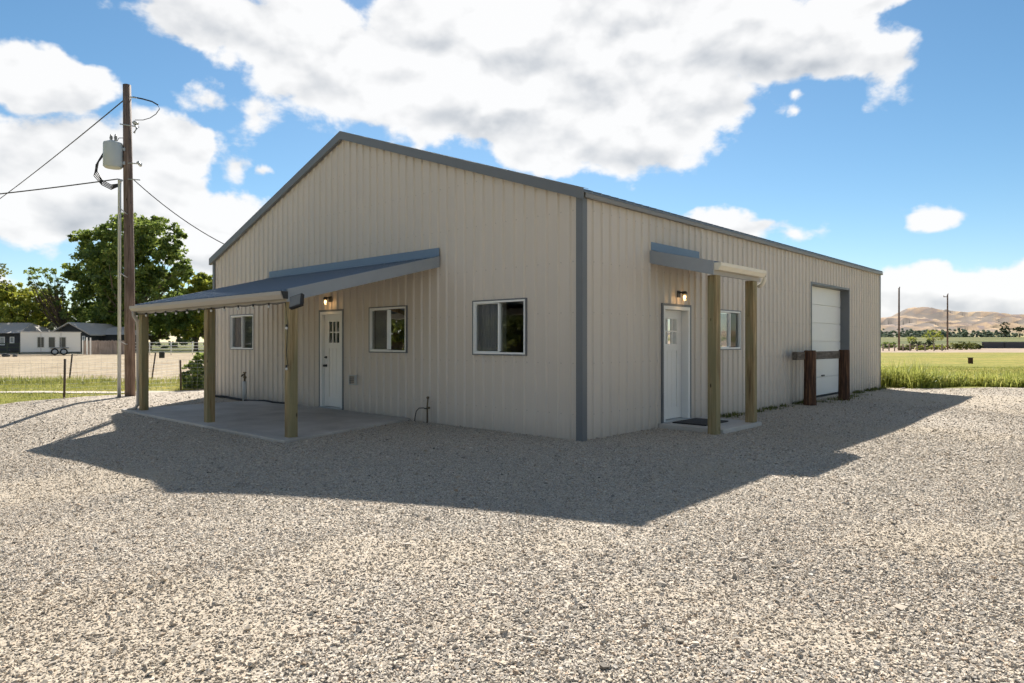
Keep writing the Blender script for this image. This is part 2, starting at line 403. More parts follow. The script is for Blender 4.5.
def stone_mesh(sets):
    V = []; Fc = []; A = []; Dd = []; base = 0
    octv = np.array([(1,0,0),(-1,0,0),(0,1,0),(0,-1,0),(0,0,1),(0,0,-1)], float)
    octf = np.array([(0,2,4),(2,1,4),(1,3,4),(3,0,4),(2,0,5),(1,2,5),(3,1,5),(0,3,5)])
    cbv = np.array([(-1,-1,-1),(1,-1,-1),(1,1,-1),(-1,1,-1),(-1,-1,1),(1,-1,1),(1,1,1),(-1,1,1)], float) * .72
    cbf = np.array([(0,2,1),(0,3,2),(4,5,6),(4,6,7),(0,1,5),(0,5,4),(1,2,6),(1,6,5),(2,3,7),(2,7,6),(3,0,4),(3,4,7)])
    for (x, y, s, rg), kind in sets:
        n = len(x); bv, bf = (cbv, cbf) if kind else (octv, octf); k = len(bv)
        v = np.repeat(bv[None], n, 0) * (1 + rg.uniform(-.32, .32, (n, k, 3))) 
        v *= np.stack([rg.uniform(.7, 1.25, n), rg.uniform(.55, 1, n), rg.uniform(.22, .50, n)], -1)[:, None, :]
        q = rg.normal(size=(n, 4)); q[:, 1:3] *= .25; q /= np.linalg.norm(q, axis=1)[:, None]
        w, a, b, c = q.T
        Rm = np.stack([1-2*(b*b+c*c), 2*(a*b-w*c), 2*(a*c+w*b), 2*(a*b+w*c), 1-2*(a*a+c*c), 2*(b*c-w*a), 2*(a*c-w*b), 2*(b*c+w*a), 1-2*(a*a+b*b)], -1).reshape(n, 3, 3)
        v = np.einsum('nij,nkj->nki', Rm, v) * s[:, None, None]
        z = gz(x, y) + s * rg.uniform(-.1, .45, n)
        v += np.stack([x, y, z], -1)[:, None, :]
        f = bf[None] + (np.arange(n) * k)[:, None, None] + base
        V.append(v.reshape(-1, 3)); Fc.append(f.reshape(-1, 3)); base += n * k
        A.append(np.repeat(rg.random(n), len(bf))); Dd.append(np.repeat(dust_at(x, y), len(bf)))
    return np.concatenate(V), np.concatenate(Fc), np.concatenate(A), np.concatenate(Dd)
sets = [(stones(8200, 2.4, 4.4, .0062, 1), 1), (stones(6000, 4.4, 7.2, .0069, 2), 0),
        (stones(2600, 7.2, 11.5, .0092, 3), 0), (stones(700, 11.5, 18, .0105, 4), 0)]
v, f, a, du = stone_mesh(sets)
co_ = np.empty(len(yard_mesh.vertices) * 3, np.float32); yard_mesh.vertices.foreach_get('co', co_); co_ = co_.reshape(-1, 3)
at_ = yard_mesh.attributes.new('dust', 'FLOAT', 'POINT'); at_.data.foreach_set('value', dust_at(co_[:, 0], co_[:, 1]).astype(np.float32))
tag(np_mesh('gravel', v, f, M['stone'], attrs={'rnd': a, 'dust': du}), 'loose crushed stones covering the yard', kind='stuff')

# ------------------------------------------------------------------ the metal building
RZ = math.atan2(UX.y, UX.x)
B = empty('metal_building', (C0.x, C0.y, 0), RZ, label='large beige ribbed metal workshop with low gable, white doors and blue porch roofs', cat='building')
def roofz(x): return HE + (HP - HE) * (1 - abs(x + W / 2) / (W / 2))
PITCH = .2286
def ribbed(u0, u1, top, openings, mp, name, parent, mat, zb=-.08, phase=0., rib=.031):
    us = {round(u0, 4), round(u1, 4)}
    k = math.floor(u0 / PITCH) - 1
    prof = []
    while k * PITCH < u1 + PITCH:
        c = k * PITCH + phase
        for du, d in ((-.032, 0), (-.014, rib), (.014, rib), (.032, 0)): prof.append((c + du, d))
        k += 1
    prof.sort(); pu = np.array([p[0] for p in prof]); pd = np.array([p[1] for p in prof])
    us |= {round(p, 4) for p in pu if u0 < p < u1}
    for (a, b, c, d) in openings: us |= {round(a, 4), round(b, 4)}
    us |= {round(q, 4) for q in (([-W/2]) if u0 < -W/2 < u1 else [])}
    us = sorted(us); mb = MB()
    for a, b in zip(us, us[1:]):
        if b - a < 1e-4: continue
        mid = (a + b) / 2; da, db = np.interp(a, pu, pd), np.interp(b, pu, pd)
        cuts = sorted((c, d) for (p, q, c, d) in openings if p - 1e-6 <= mid <= q + 1e-6)
        z = zb; segs = []
        for c, d in cuts:
            if c > z: segs.append((z, c))
            z = d
        segs.append((z, None))
        for s0, s1 in segs:
            ta, tb = (top(a), top(b)) if s1 is None else (s1, s1)
            mb.add([mp(a, da, s0), mp(b, db, s0), mp(b, db, tb), mp(a, da, ta)], [(0, 1, 2, 3)])
    return mb.build(name, mat, parent)
front = lambda u, d, z: (u, -d, z)
side = lambda u, d, z: (d, u, z)
DOOR_F = (-7.04, -6.19, .05, 2.11); DOOR_R = (2.30, 3.24, .06, 2.09)
WIN_F = [(-11.30, -10.07, 1.28, 2.14), (-5.23, -4.08, 1.27, 2.13), (-2.27, -1.09, 1.26, 2.14)]
WIN_R = (4.44, 5.38, 1.32, 2.08); GAR = (9.52, 12.5, .02, 2.92)
ribbed(-W, 0, lambda u: roofz(u) - .05, [DOOR_F] + WIN_F, front, 'front_wall', B, M['siding'])
ribbed(0, L, lambda u: HE - .03, [DOOR_R, WIN_R, GAR], side, 'side_wall', B, M['siding'], phase=.05)
MB().add([(-W, 0, -.1), (-W, L, -.1), (-W, L, HE - .03), (-W, 0, HE - .03)], [(0, 1, 2, 3)]).build('side_wall', M['siding'], B)
MB().add([(-W, L, -.1), (0, L, -.1), (0, L, HE - .03), (-W/2, L, HP - .05), (-W, L, HE - .03)], [(0, 1, 2, 3, 4)]).build('rear_wall', M['siding'], B)
# main roof: ribbed sheets, front and rear overhang
mb = MB(); y0, y1 = -.07, L + .07
for sgn in (-1, 1):
    ex = -W/2 + sgn * (W/2 + .09); ez = HE - (HP - HE) / (W/2) * .09
    yy = y0; prof = []
    while yy < y1:
        prof += [(yy, 0), (yy + .19, 0), (yy + .20, .028), (yy + .222, .028)]; yy += PITCH
    prof = [(a, b) for a, b in prof if a < y1] + [(y1, 0)]
    for (a, da), (b, db) in zip(prof, prof[1:]):
        mb.add([(ex, a, ez + da), (ex, b, ez + db), (-W/2, b, HP + db), (-W/2, a, HP + da)], [(0, 1, 2, 3)])
        mb.add([(ex, a, ez - .02), (ex, b, ez - .02), (ex, b, ez + db), (ex, a, ez + da)], [(0, 1, 2, 3)])
    mb.add([(ex, y0, ez - .02), (ex, y1, ez - .02), (-W/2, y1, HP - .02), (-W/2, y0, HP - .02)], [(0, 1, 2, 3)])
roof = mb.build('roof', M['main_roof'], B, fix=False)
mb = MB()   # ridge cap
for sgn in (-1, 1):
    e = -W/2 + sgn * .2; ez = HP - .2 * (HP - HE) / (W/2)
    mb.hexa([(-W/2, y0-.01, HP+.035), (e, y0-.01, ez+.035), (e, y1, ez+.035), (-W/2, y1, HP+.035)], [(-W/2, y0-.01, HP+.043), (e, y0-.01, ez+.043), (e, y1, ez+.043), (-W/2, y1, HP+.043)])
mb.build('ridge_cap', M['main_roof'], roof)
# rake trims on the front gable
for sgn in (-1, 1):
    ex = -W/2 + sgn * (W/2 + .10); ez = HE - (HP - HE) / (W/2) * .10
    mb = MB()
    mb.hexa([(-W/2, -.105, HP-.13), (ex, -.105, ez-.13), (ex, -.09, ez-.13), (-W/2, -.09, HP-.13)], [(-W/2, -.105, HP+.034), (ex, -.105, ez+.034), (ex, -.09, ez+.034), (-W/2, -.09, HP+.034)])
    mb.hexa([(-W/2, -.105, HP+.036), (ex, -.105, ez+.036), (ex, .03, ez+.036), (-W/2, .03, HP+.036)], [(-W/2, -.105, HP+.042), (ex, -.105, ez+.042), (ex, .03, ez+.042), (-W/2, .03, HP+.042)])
    mb.hexa([(-W/2, -.09, HP-.13), (ex, -.09, ez-.13), (ex, -.03, ez-.13), (-W/2, -.03, HP-.13)], [(-W/2, -.09, HP-.124), (ex, -.09, ez-.124), (ex, -.03, ez-.124), (-W/2, -.03, HP-.124)])
    mb.build('rake_trim', M['trim'], B)
MB().box((.034, -.03, HE-.12), (.085, L+.05, HE-.056)).box((.086, -.03, HE-.12), (.092, L+.05, HE-.056)).build('eave_trim', M['trim_tan'], B)
# corner trims (folded angles with a lip)
def corner(x, y, sx, sy, name='corner_trim'):
    mb = MB()
    w = .12; g = .036
    X0, Y0 = x + sx * g, y + sy * g
    mb.box((min(X0, X0 - sx * w), min(Y0, Y0 - sy * .012), -.03), (max(X0, X0 - sx * w), max(Y0, Y0 - sy * .012), HE - .10))
    mb.box((min(X0, X0 - sx * .012), min(Y0 - sy * .0125, Y0 - sy * w), -.03), (max(X0, X0 - sx * .012), max(Y0 - sy * .0125, Y0 - sy * w), HE - .10))
    mb.build(name, M['trim'], B, bevel=.004)
corner(0, 0, 1, -1); corner(-W, 0, -1, -1); corner(0, L, 1, 1)
MB().box((-.001-W, -.004, -.1), (-.002, .02, .0)).build('foundation', M['concrete'], B)

def frame_boxes(mb, mp, a, b, z0, z1, w, d0, d1, sill=True):
    def bx(ua, ub, za, zb):
        p = mp(ua, d0, za); q = mp(ub, d1, zb)
        mb.box(tuple(min(i, j) for i, j in zip(p, q)), tuple(max(i, j) for i, j in zip(p, q)))
    bx(a, a + w, z0, z1); bx(b - w, b, z0, z1); bx(a + w, b - w, z1 - w, z1)
    if sill: bx(a + w, b - w, z0, z0 + w)
    return mb
def mbox(mb, mp, ua, ub, d0, d1, za, zb):
    p = mp(ua, d0, za); q = mp(ub, d1, zb)
    return mb.box(tuple(min(i, j) for i, j in zip(p, q)), tuple(max(i, j) for i, j in zip(p, q)))
def window(mp, a, b, z0, z1, kind, screen_left=True):
    e = empty('window'); e.parent = B
    frame_boxes(MB(), mp, a - .019, b + .019, z0 - .019, z1 + .019, .020, -.02, .034).build('surround', M['trim'], e)
    mb = MB(); frame_boxes(mb, mp, a + .002, b - .002, z0 + .002, z1 - .002, .030, -.07, .030)
    mid = (a + b) / 2
    mbox(mb, mp, mid - .012, mid + .012, -.03, .026, z0 + .044, z1 - .044)
    mb.build('frame', M['vinyl'], e, bevel=.004)
    mb = MB()
    frame_boxes(mb, mp, a + .034, mid - .0125, z0 + .034, z1 - .034, .014, -.02, .008)
    mb.build('sash', M['vinyl'], e, bevel=.003)
    mb = MB()
    for p, q, d in ((a + .04, mid - .012, -.012), (mid + .012, b - .03, -.016)):
        mb.add([mp(p, d, z0 + .04), mp(q, d, z0 + .04), mp(q, d, z1 - .04), mp(p, d, z1 - .04)], [(0, 1, 2, 3)])
    mb.build('pane', M['glass_dim'] if mp is side else M['glass'], e)
    d = .002
    MB().add([mp(a + .06, d, z0 + .06), mp(mid - .04, d, z0 + .06), mp(mid - .04, d, z1 - .06), mp(a + .06, d, z1 - .06)], [(0, 1, 2, 3)]).build('insect_screen', M['screen'], e)
    # curtain or blind inside
    if kind == 'blind':
        mb = MB(); z = z0
        while z < z1:
            mb.add([mp(a - .05, -.14, z), mp(b + .05, -.14, z), mp(b + .05, -.165, z + .03), mp(a - .05, -.165, z + .03)], [(0, 1, 2, 3)]); z += .036
        mb.build('blind', M['blind'], e, fix=False)
    elif kind:
        lo, hi = kind; mb = MB(); n = 60; vs = []
        for i in range(n + 1):
            u = lo + (hi - lo) * i / n; dd = -.17 + .022 * math.sin(i * 1.15) + .01 * math.sin(i * .37)
            vs += [mp(u, dd, z0 - .1), mp(u, dd, z1 + .1)]
        mb.add(vs, [(2*i, 2*i+2, 2*i+3, 2*i+1) for i in range(n)], True); mb.build('curtain', M['curtain'], e, fix=False)
    return e
window(front, *WIN_F[0], 'blind')
window(front, *WIN_F[1], (WIN_F[1][0] - .05, WIN_F[1][0] + .62))
window(front, *WIN_F[2], (WIN_F[2][0] - .05, WIN_F[2][0] + .58))
window(side, *WIN_R, (WIN_R[0] - .05, WIN_R[0] + .5))
def door(mp, a, b, z0, z1, rec, label, hinge):
    e = empty('door'); e.parent = B
    frame_boxes(MB(), mp, a - .04, b + .04, z0 - .01, z1 + .04, .04, -.02, .034, sill=False).build('surround', M['trim'], e)
    frame_boxes(MB(), mp, a, b, z0, z1, .062, -.16, .030, sill=False).build('frame', M['white'], e, bevel=.004)
    mbox(MB(), mp, a + .001, b - .001, -.16, .05, z0 - .03, z0 + .022).build('threshold', M['steel'], e, bevel=.004)
    pa, pb = a + .066, b - .066; pz0, pz1 = z0 + .03, z1 - .066
    la, lb = pa + .16, pb - .16; lz0, lz1 = pz1 - .60, pz1 - .15
    mb = MB(); d0, d1 = -rec - .045, -rec
    # stiles, rails and vertical planks of the leaf
    mbox(mb, mp, pa, la, d0, d1, pz0, pz1); mbox(mb, mp, lb, pb, d0, d1, pz0, pz1)
    mbox(mb, mp, la, lb, d0, d1, lz1, pz1); mbox(mb, mp, la, lb, d0, d1, lz0 - .12, lz0); mbox(mb, mp, la, lb, d0, d1, pz0, pz0 + .2)
    n = 3
    for i in range(n):
        u = la + (lb - la) * i / n
        mbox(mb, mp, u + .004, u + (lb - la) / n - .004, d0 + .004, d1 - .012, pz0 + .2, lz0 - .12)
    mbox(mb, mp, la, lb, d0 + .01, d1 - .022, pz0 + .2, lz0 - .12)
    leaf = mb.build('door_panel', M['white_wood'], e, bevel=.003)
    mb = MB(); cw = (lb - la) / 3; ch = (lz1 - lz0) / 2
    for i in range(1, 3): mbox(mb, mp, la + cw * i - .012, la + cw * i + .012, d0 + .006, d1 - .004, lz0, lz1)
    mbox(mb, mp, la, lb, d0 + .006, d1 - .006, lz0 + ch - .012, lz0 + ch + .012)
    mb.build('glazing_bars', M['white_wood'], e)
    dd = (d0 + d1) / 2
    MB().add([mp(la, dd, lz0), mp(lb, dd, lz0), mp(lb, dd, lz1), mp(la, dd, lz1)], [(0, 1, 2, 3)]).build('door_glass', M['glass_dim'], e)
    kx = (pa + .07) if hinge else (pb - .07)
    for z, r, nm in ((.95, .03, 'door_handle'), (1.13, .026, 'deadbolt')):
        mb = MB()
        mb.tube([mp(kx, d1 + .001, z), mp(kx, d1 + .02, z)], r, 14); mb.tube([mp(kx, d1 + .0195, z), mp(kx, d1 + .05, z)], r * .5, 10)
        if z < 1: mb.ball(mp(kx, d1 + .06, z), .028)
        mb.build(nm, M['black'], e)
    
    return e
door(front, *DOOR_F, .05, '', True)
door(side, *DOOR_R, .115, '', True)
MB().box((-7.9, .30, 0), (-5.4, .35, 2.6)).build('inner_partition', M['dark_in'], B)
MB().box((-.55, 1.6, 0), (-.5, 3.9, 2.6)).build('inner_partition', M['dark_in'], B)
# overhead door set back in a deep grey jamb
e = empty('garage_door'); e.parent = B
a, b, z0, z1 = GAR; rec = .2
mb = MB(); nsec = 6; hz = (z1 - z0 - .02) / nsec
for i in range(nsec):
    za = z0 + .03 + i * hz
    mb.hexa([(-rec, a, za), (-rec, b, za), (-rec-.045, b, za), (-rec-.045, a, za)], [(-rec, a, za+hz-.018), (-rec, b, za+hz-.018), (-rec-.045, b, za+hz-.018), (-rec-.045, a, za+hz-.018)])
    mb.box((-rec-.04, a, za+hz-.0185), (-rec-.022, b, za+hz+.001))
mb.build('door_panel', M['white'], e, bevel=.004)
MB().box((-rec-.002, (a+b)/2-.1, z0+.52), (-rec+.03, (a+b)/2+.1, z0+.56)).build('door_handle', M['black'], e, bevel=.006)
MB().box((-rec-.03, a, z0-.03), (-rec+.02, b, z0+.03)).build('bottom_seal', M['rubber'], e)
mb = MB()
mb.box((-rec-.06, b, 0), (.036, b+.05, z1+.05)).box((-rec-.06, a-.05, 0), (.036, a, z1+.05)).box((-rec-.06, a, z1), (.036, b, z1+.05))
mb.build('jamb', M['trim'], e)

# porch on the gable front
PWL, PWR, PEL, PER, PE = -9.25, -3.16, -9.36, -3.20, -2.95
PZW, PZE = 2.96, 2.215
P = empty('front_porch'); P.parent = B
def proof(t_, s, dz=0):   # t_ along 0..1 left-right, s 0 wall ..1 eave
    x = (PWL + (PWR - PWL) * t_) * (1 - s) + (PEL + (PER - PEL) * t_) * s
    return (x, -.03 + (PE + .03) * s, PZW + (PZE - PZW) * s + dz)
def ribsheet(fn, n, name, parent, mat, s0=0, s1=1, rib=.03, th=.012):
    mb = MB(); prof = []
    for i in range(n):
        for q, d in ((0, 0), (.78, 0), (.84, rib), (.94, rib)): prof.append(((i + q) / n, d))
    prof.append((1, 0))
    for (a_, da), (b_, db) in zip(prof, prof[1:]):
        mb.add([fn(a_, s0, da), fn(b_, s0, db), fn(b_, s1, db), fn(a_, s1, da)], [(0, 1, 2, 3)])
        mb.add([fn(a_, s1, da), fn(b_, s1, db), fn(b_, s1, -th), fn(a_, s1, -th)], [(0, 1, 2, 3)])
    mb.add([fn(0, s0, -th), fn(1, s0, -th), fn(1, s1, -th), fn(0, s1, -th)], [(0, 1, 2, 3)])
    return mb.build(name, mat, parent, fix=False)
ribsheet(proof, 27, 'porch_roof', P, M['roof'], s1=1.015)
MB().hexa([(PWL, -.034, PZW+.03), (PWR+.03, -.034, PZW+.03), (PWR+.03, -.040, PZW+.03), (PWL, -.040, PZW+.03)],
          [(PWL, -.034, PZW+.18), (PWR+.03, -.034, PZW+.18), (PWR+.03, -.040, PZW+.18), (PWL, -.040, PZW+.18)]).hexa(
    [(PWL, -.041, PZW+.03), (PWR+.03, -.041, PZW+.03), (PWR+.03, -.15, PZW+.0), (PWL, -.15, PZW+.0)],
    [(PWL, -.041, PZW+.036), (PWR+.03, -.041, PZW+.036), (PWR+.03, -.15, PZW+.006), (PWL, -.15, PZW+.006)]).build('flashing', M['flash'], P)
for t_, sx in ((1, 1), (0, -1)):
    a0 = Vector(proof(t_, 0, 0)); a1 = Vector(proof(t_, 1.0, 0)); o_ = Vector((.035 * sx, 0, 0))
    dn0, dn1 = Vector((0, 0, -.165)), Vector((0, 0, -.165)); up = Vector((0, 0, .026))
    MB().hexa([a0 + dn0, a1 + dn1, a1 + dn1 + o_, a0 + dn0 + o_], [a0 + up, a1 + up, a1 + up + o_, a0 + up + o_]).build('fascia', M['fascia'], P)
mb = MB()
mb.box((PEL + .04, PE + .02, PZE - .16), (PER - .002, PE + .06, PZE - .02)); mb.build('eave_beam', M['gutter'], P)
for i in range(9):   # rafters
    t_ = .03 + .94 * i / 8; a0 = Vector(proof(t_, .0, -.014)); a1 = Vector(proof(t_, .94, -.014)); o_ = Vector((.04, 0, 0)); dn = Vector((0, 0, -.10))
    MB().hexa([a0 + dn, a1 + dn, a1 + dn + o_, a0 + dn + o_], [a0, a1, a1 + o_, a0 + o_]).build('rafter', M['post'], P)
def gutter(lx0, lx1, yo, z, name, parent, mat, mp):
    prof = [(0, 0), (0, -.115), (.07, -.115), (.115, -.05), (.115, 0), (.108, 0), (.108, -.046), (.066, -.108), (.006, -.108), (.006, 0)]
    mb = MB(); n = len(prof)
    A = [mp(lx0, yo + d, z + h) for d, h in prof]; Bq = [mp(lx1, yo + d, z + h) for d, h in prof]
    mb.add(A + Bq, [(i, (i + 1) % n, n + (i + 1) % n, n + i) for i in range(n)])
    for x_ in (lx0, lx1):
        q = [(0, 0), (0, -.115), (.07, -.115), (.115, -.05), (.115, 0)]
        mb.add([mp(x_, yo + d, z + h) for d, h in q], [tuple(range(5))])
    return mb.build(name, mat, parent, fix=False)
g = gutter(PEL - .02, PER + .038, -PE, PZE - .01, 'gutter', P, M['gutter'], front)
MB().hexa([(PER + .04, PE - .07, PZE - .122), (PER + .048, PE - .07, PZE - .122), (PER + .048, PE, PZE - .122), (PER + .04, PE, PZE - .122)], [(PER + .04, PE - .112, PZE - .012), (PER + .048, PE - .112, PZE - .012), (PER + .048, PE, PZE - .012), (PER + .04, PE, PZE - .012)]).build('end_cap', M['black'], g)
gx_ = PEL + .06
MB().tube([(gx_, PE - .055, PZE - .12), (gx_, PE - .055, PZE - .2), (gx_ - .03, PE + .03, PZE - .33), (gx_ - .05, PE + .05, PZE - .45), (gx_ - .05, PE + .05, .16), (gx_ - .08, PE - .0, .07), (gx_ - .16, PE - .12, .035)], .038, 10).build('downspout', M['gutter'], g)
POSTS = [(-9.2, -2.84), (-6.06, -2.84), (-3.26, -2.84)]
for i, (x_, y_) in enumerate(POSTS):
    MB().box((x_-.07, y_-.07, -.02), (x_+.07, y_+.07, PZE - .161)).build('porch_post', M['post'], P, bevel=.006)
mb = MB()
mb.box((PEL+.06, -2.91, PZE-.161), (PER-.01, -2.77, PZE-.02)); mb.build('header_beam', M['gutter'], P)

# concrete under the porch
S = tag(MB().hexa([(-9.75, -3.1, -.3), (-3.0, -3.1, -.3), (-3.95, -.032, -.3), (-9.75, -.032, -.3)], [(-9.75, -3.1, .045), (-3.0, -3.1, .045), (-3.95, -.032, .045), (-9.75, -.032, .045)]).build('patio', M['concrete'], None, bevel=.012),
        'grey concrete patio under the front porch roof', kind='structure')
S.location = (C0.x, C0.y, 0); S.rotation_euler = (0, 0, RZ)

# canopy over the side door
K = empty('side_canopy'); K.parent = B
KY0, KY1, KX, KZW, KZE = 1.88, 3.62, 1.16, 2.965, 2.70
def kroof(t_, s, dz=0): return (.03 + (KX - .03) * s, KY0 + (KY1 - KY0) * t_, KZW + (KZE - KZW) * s + dz)
ribsheet(kroof, 8, 'canopy_roof', K, M['roof'], s1=1.03)
MB().box((.034, KY0, KZW+.03), (.040, KY1-.05, KZW+.17)).hexa([(.041, KY0, KZW+.03), (.041, KY1-.05, KZW+.03), (.14, KY1-.05, KZW), (.14, KY0, KZW)], [(.041, KY0, KZW+.036), (.041, KY1-.05, KZW+.036), (.14, KY1-.05, KZW+.008), (.14, KY0, KZW+.008)]).build('flashing', M['flash'], K)
for t_, sy in ((0, -1), (1, 1)):
    a0 = Vector(kroof(t_, 0)); a1 = Vector(kroof(t_, 1)); o_ = Vector((0, .035 * sy, 0)); dn = Vector((0, 0, -.19)); up = Vector((0, 0, .024))
    MB().hexa([a0 + dn, a1 + dn, a1 + dn + o_, a0 + dn + o_], [a0 + up, a1 + up, a1 + up + o_, a0 + up + o_]).build('fascia', M['fascia'], K)
MB().box((KX-.06, KY0+.002, KZE-.185), (KX-.002, KY1-.002, KZE-.02)).build('eave_beam', M['gutter'], K)
g = gutter(KY0 - .0, KY1 + .02, KX, KZE - .0, 'gutter', K, M['gutter_pale'], side)
MB().tube([(KX+.06, KY1+.05, KZE-.11), (KX+.06, KY1+.05, KZE-.16), (KX+.03, KY1+.05, KZE-.22), (KX-.05, KY1+.05, KZE-.27)], .036, 10).build('downspout', M['gutter_pale'], g)
for (x_, y_) in ((1.09, 2.02), (1.09, 3.42)):
    MB().box((x_-.075, y_-.075, -.05), (x_+.075, y_+.075, KZE-.185)).build('canopy_post', M['post'], K, bevel=.006)
S = tag(MB().box((.034, 2.12, -.15), (1.2, 3.62, .07)).build('door_slab', M['concrete'], None, bevel=.01), 'small concrete slab at the side door', kind='structure')
S.location = (C0.x, C0.y, 0); S.rotation_euler = (0, 0, RZ)

# ------------------------------------------------------------------ things on and around the building
def at(lx, ly, z=0):
    w = world(lx, ly); return (w.x, w.y, z)
def wall_lamp(lx, ly, z, rz, label):
    e = empty('wall_lamp', at(lx, ly, z), rz, label=label, cat='wall lamp')
    MB().box((-.05, -.022, -.06), (.05, 0, .06)).build('back_plate', M['black'], e, bevel=.004)
    MB().tube([(0, -.02, .02), (0, -.10, .035), (0, -.125, .03)], .014, 8).build('arm', M['black'], e)
    mb = MB(); mb.tube([(0, -.125, .045), (0, -.125, -.005)], [.03, .052], 16); mb.build('shade', M['black'], e)
    MB().tube([(0, -.125, -.006), (0, -.125, -.12)], [.048, .044], 16, cap=False).build('glass_jar', M['jar'], e)
    MB().ball((0, -.125, -.055), .026, 12, 8, (1, 1, 1.3)).build('bulb', M['bulb'], e)
    l = bpy.data.lights.new('lamp_light', 'POINT'); l.energy = .55; l.color = (1, .62, .28); l.shadow_soft_size = .03
    lo = bpy.data.objects.new('lamp_light', l); COL.objects.link(lo); lo.parent = e; lo.location = (0, -.125, -.09)
    return e
wall_lamp(-6.63, -.026, 2.37, RZ, 'small black lit wall lamp over the front porch door')
wall_lamp(.026, 2.81, 2.31, RZ + math.pi / 2, 'small black lit wall lamp over the side door under the little canopy')
def thing(lx, ly, z, rz, name, label, cat, group=None): return empty(name, at(lx, ly, z), RZ + rz, label=label, cat=cat, group=group)
# flood light at the porch corner
e = thing(-2.84, -2.99, 2.04, R(20), 'flood_light', 'square black flood light tilted at the front corner of the porch roof', 'flood light')
m_ = Matrix.Rotation(R(-14), 4, 'Y') @ Matrix.Rotation(R(-22), 4, 'X')
MB().box((-.11, -.03, -.095), (.11, .03, .095), m_).build('housing', M['black'], e, bevel=.006)
MB().box((-.095, -.036, -.08), (.095, -.0305, .08), m_).build('lens', plain('flood_glass', (.16, .16, .15), .2), e)
MB().tube([(-.1, .0, 0), (-.12, .05, 0), (-.1, .1, 0.02), (-.02, .12, .04)], .01, 6).build('bracket', M['black'], e)
# vent cover
e = thing(-5.77, -.03, .685, 0, 'vent_cover', 'small square louvred vent cover low on the front wall beside the porch door', 'vent')
frame_boxes(MB(), front, -.11, .11, -.10, .10, .018, 0, .05).build('frame', M['pvc'], e)
mb = MB()
for k in range(5): mb.hexa([(-.09, -.01, -.085+k*.036), (.09, -.01, -.085+k*.036), (.09, -.045, -.09+k*.036), (-.09, -.045, -.09+k*.036)], [(-.09, -.01, -.08+k*.036), (.09, -.01, -.08+k*.036), (.09, -.045, -.085+k*.036), (-.09, -.045, -.085+k*.036)])
mb.build('louvre', plain('louvre_grey', (.16, .15, .14), .5), e)
# water riser with a valve
e = thing(-10.0, -.28, 0, 0, 'water_riser', 'grey pipe standing at the left front wall with a brass tap on top', 'pipe')
MB().tube([(0, 0, 0), (0, 0, .50)], .05, 14).build('pipe', M['pvc'], e)
mb = MB(); mb.tube([(0, 0, .49), (0, 0, .72)], .022, 10); mb.tube([(0, 0, .66), (.03, -.07, .66), (.03, -.1, .62)], .018, 8); mb.box((-.05, -.02, .70), (.05, .02, .73)); mb.tube([(-.04, 0, .60), (.05, 0, .60)], .03, 8)
mb.build('tap', M['brass'], e)
# thin spigot with hose on the right part of the front wall
e = thing(-3.38, -.10, 0, 0, 'spigot', 'thin dark standpipe and curled hose at the bare right part of the front wall', 'spigot')
mb = MB(); mb.tube([(0, 0, 0), (0, 0, .30), (.02, -.01, .36), (.03, -.01, .44)], .014, 8); mb.tube([(-.01, 0, .28), (.06, 0, .28)], .02, 8); mb.ball((.03, -.01, .46), .028); mb.build('pipe', M['brass'], e)
MB().tube([(.0, -.02, .26), (-.08, -.02, .27), (-.2, -.02, .26), (-.27, -.03, .2), (-.29, -.04, .1), (-.29, -.05, .02)], .009, 8).build('hose', M['wire'], e)
# black hose lying along the wall
pts = [at(-12.1 + .28 * i, -.16 - .05 * math.sin(i * 1.7) - (.12 if 5 < i < 9 else 0), .055 if i > 9 else .04) for i in range(16)]
tag(MB().tube(pts, .028, 8).build('drain_hose', M['rubber'], None), 'black flexible hose lying along the foot of the wall behind the porch', 'hose')
# string lights under the porch eave
e = thing(0, 0, 0, 0, 'string_lights', 'string of small frosted bulbs hung under the porch eave and down the corner post', 'string lights')
pts = []; blb = []
xs = np.linspace(PEL + .1, PER - .02, 13)
for i in range(12):
    for k in range(4):
        q = k / 4; pts.append((xs[i] + (xs[i+1] - xs[i]) * q, PE + .0, PZE - .163 - .025 * 4 * q * (1 - q)))
    blb.append((xs[i], PE, PZE - .161))
pts += [(PER - .03, PE, PZE - .17), (-3.20, -2.93, 1.7), (-3.24, -2.93, 1.3), (-3.18, -2.935, 1.1)]
MB().tube(pts, .006, 5).build('cord', M['wire'], e)
for b_ in blb + [(-3.2, -2.95, 1.72), (-3.2, -2.95, 1.12)]:
    so = MB().tube([b_, (b_[0], b_[1], b_[2] - .04)], .014, 8).build('socket', M['black'], e)
    MB().ball((b_[0], b_[1], b_[2] - .055), .021, 10, 7, (1, 1, 1.15)).build('bulb', M['bulb_off'], so)
# door mat
e = tag(MB().box((.16, 2.36, .071), (.78, 3.2, .092)).build('door_mat', M['rubber'], None, bevel=.004), 'black rubber mat on the slab before the side door', 'door mat')
e.location = (C0.x, C0.y, 0); e.rotation_euler = (0, 0, RZ)
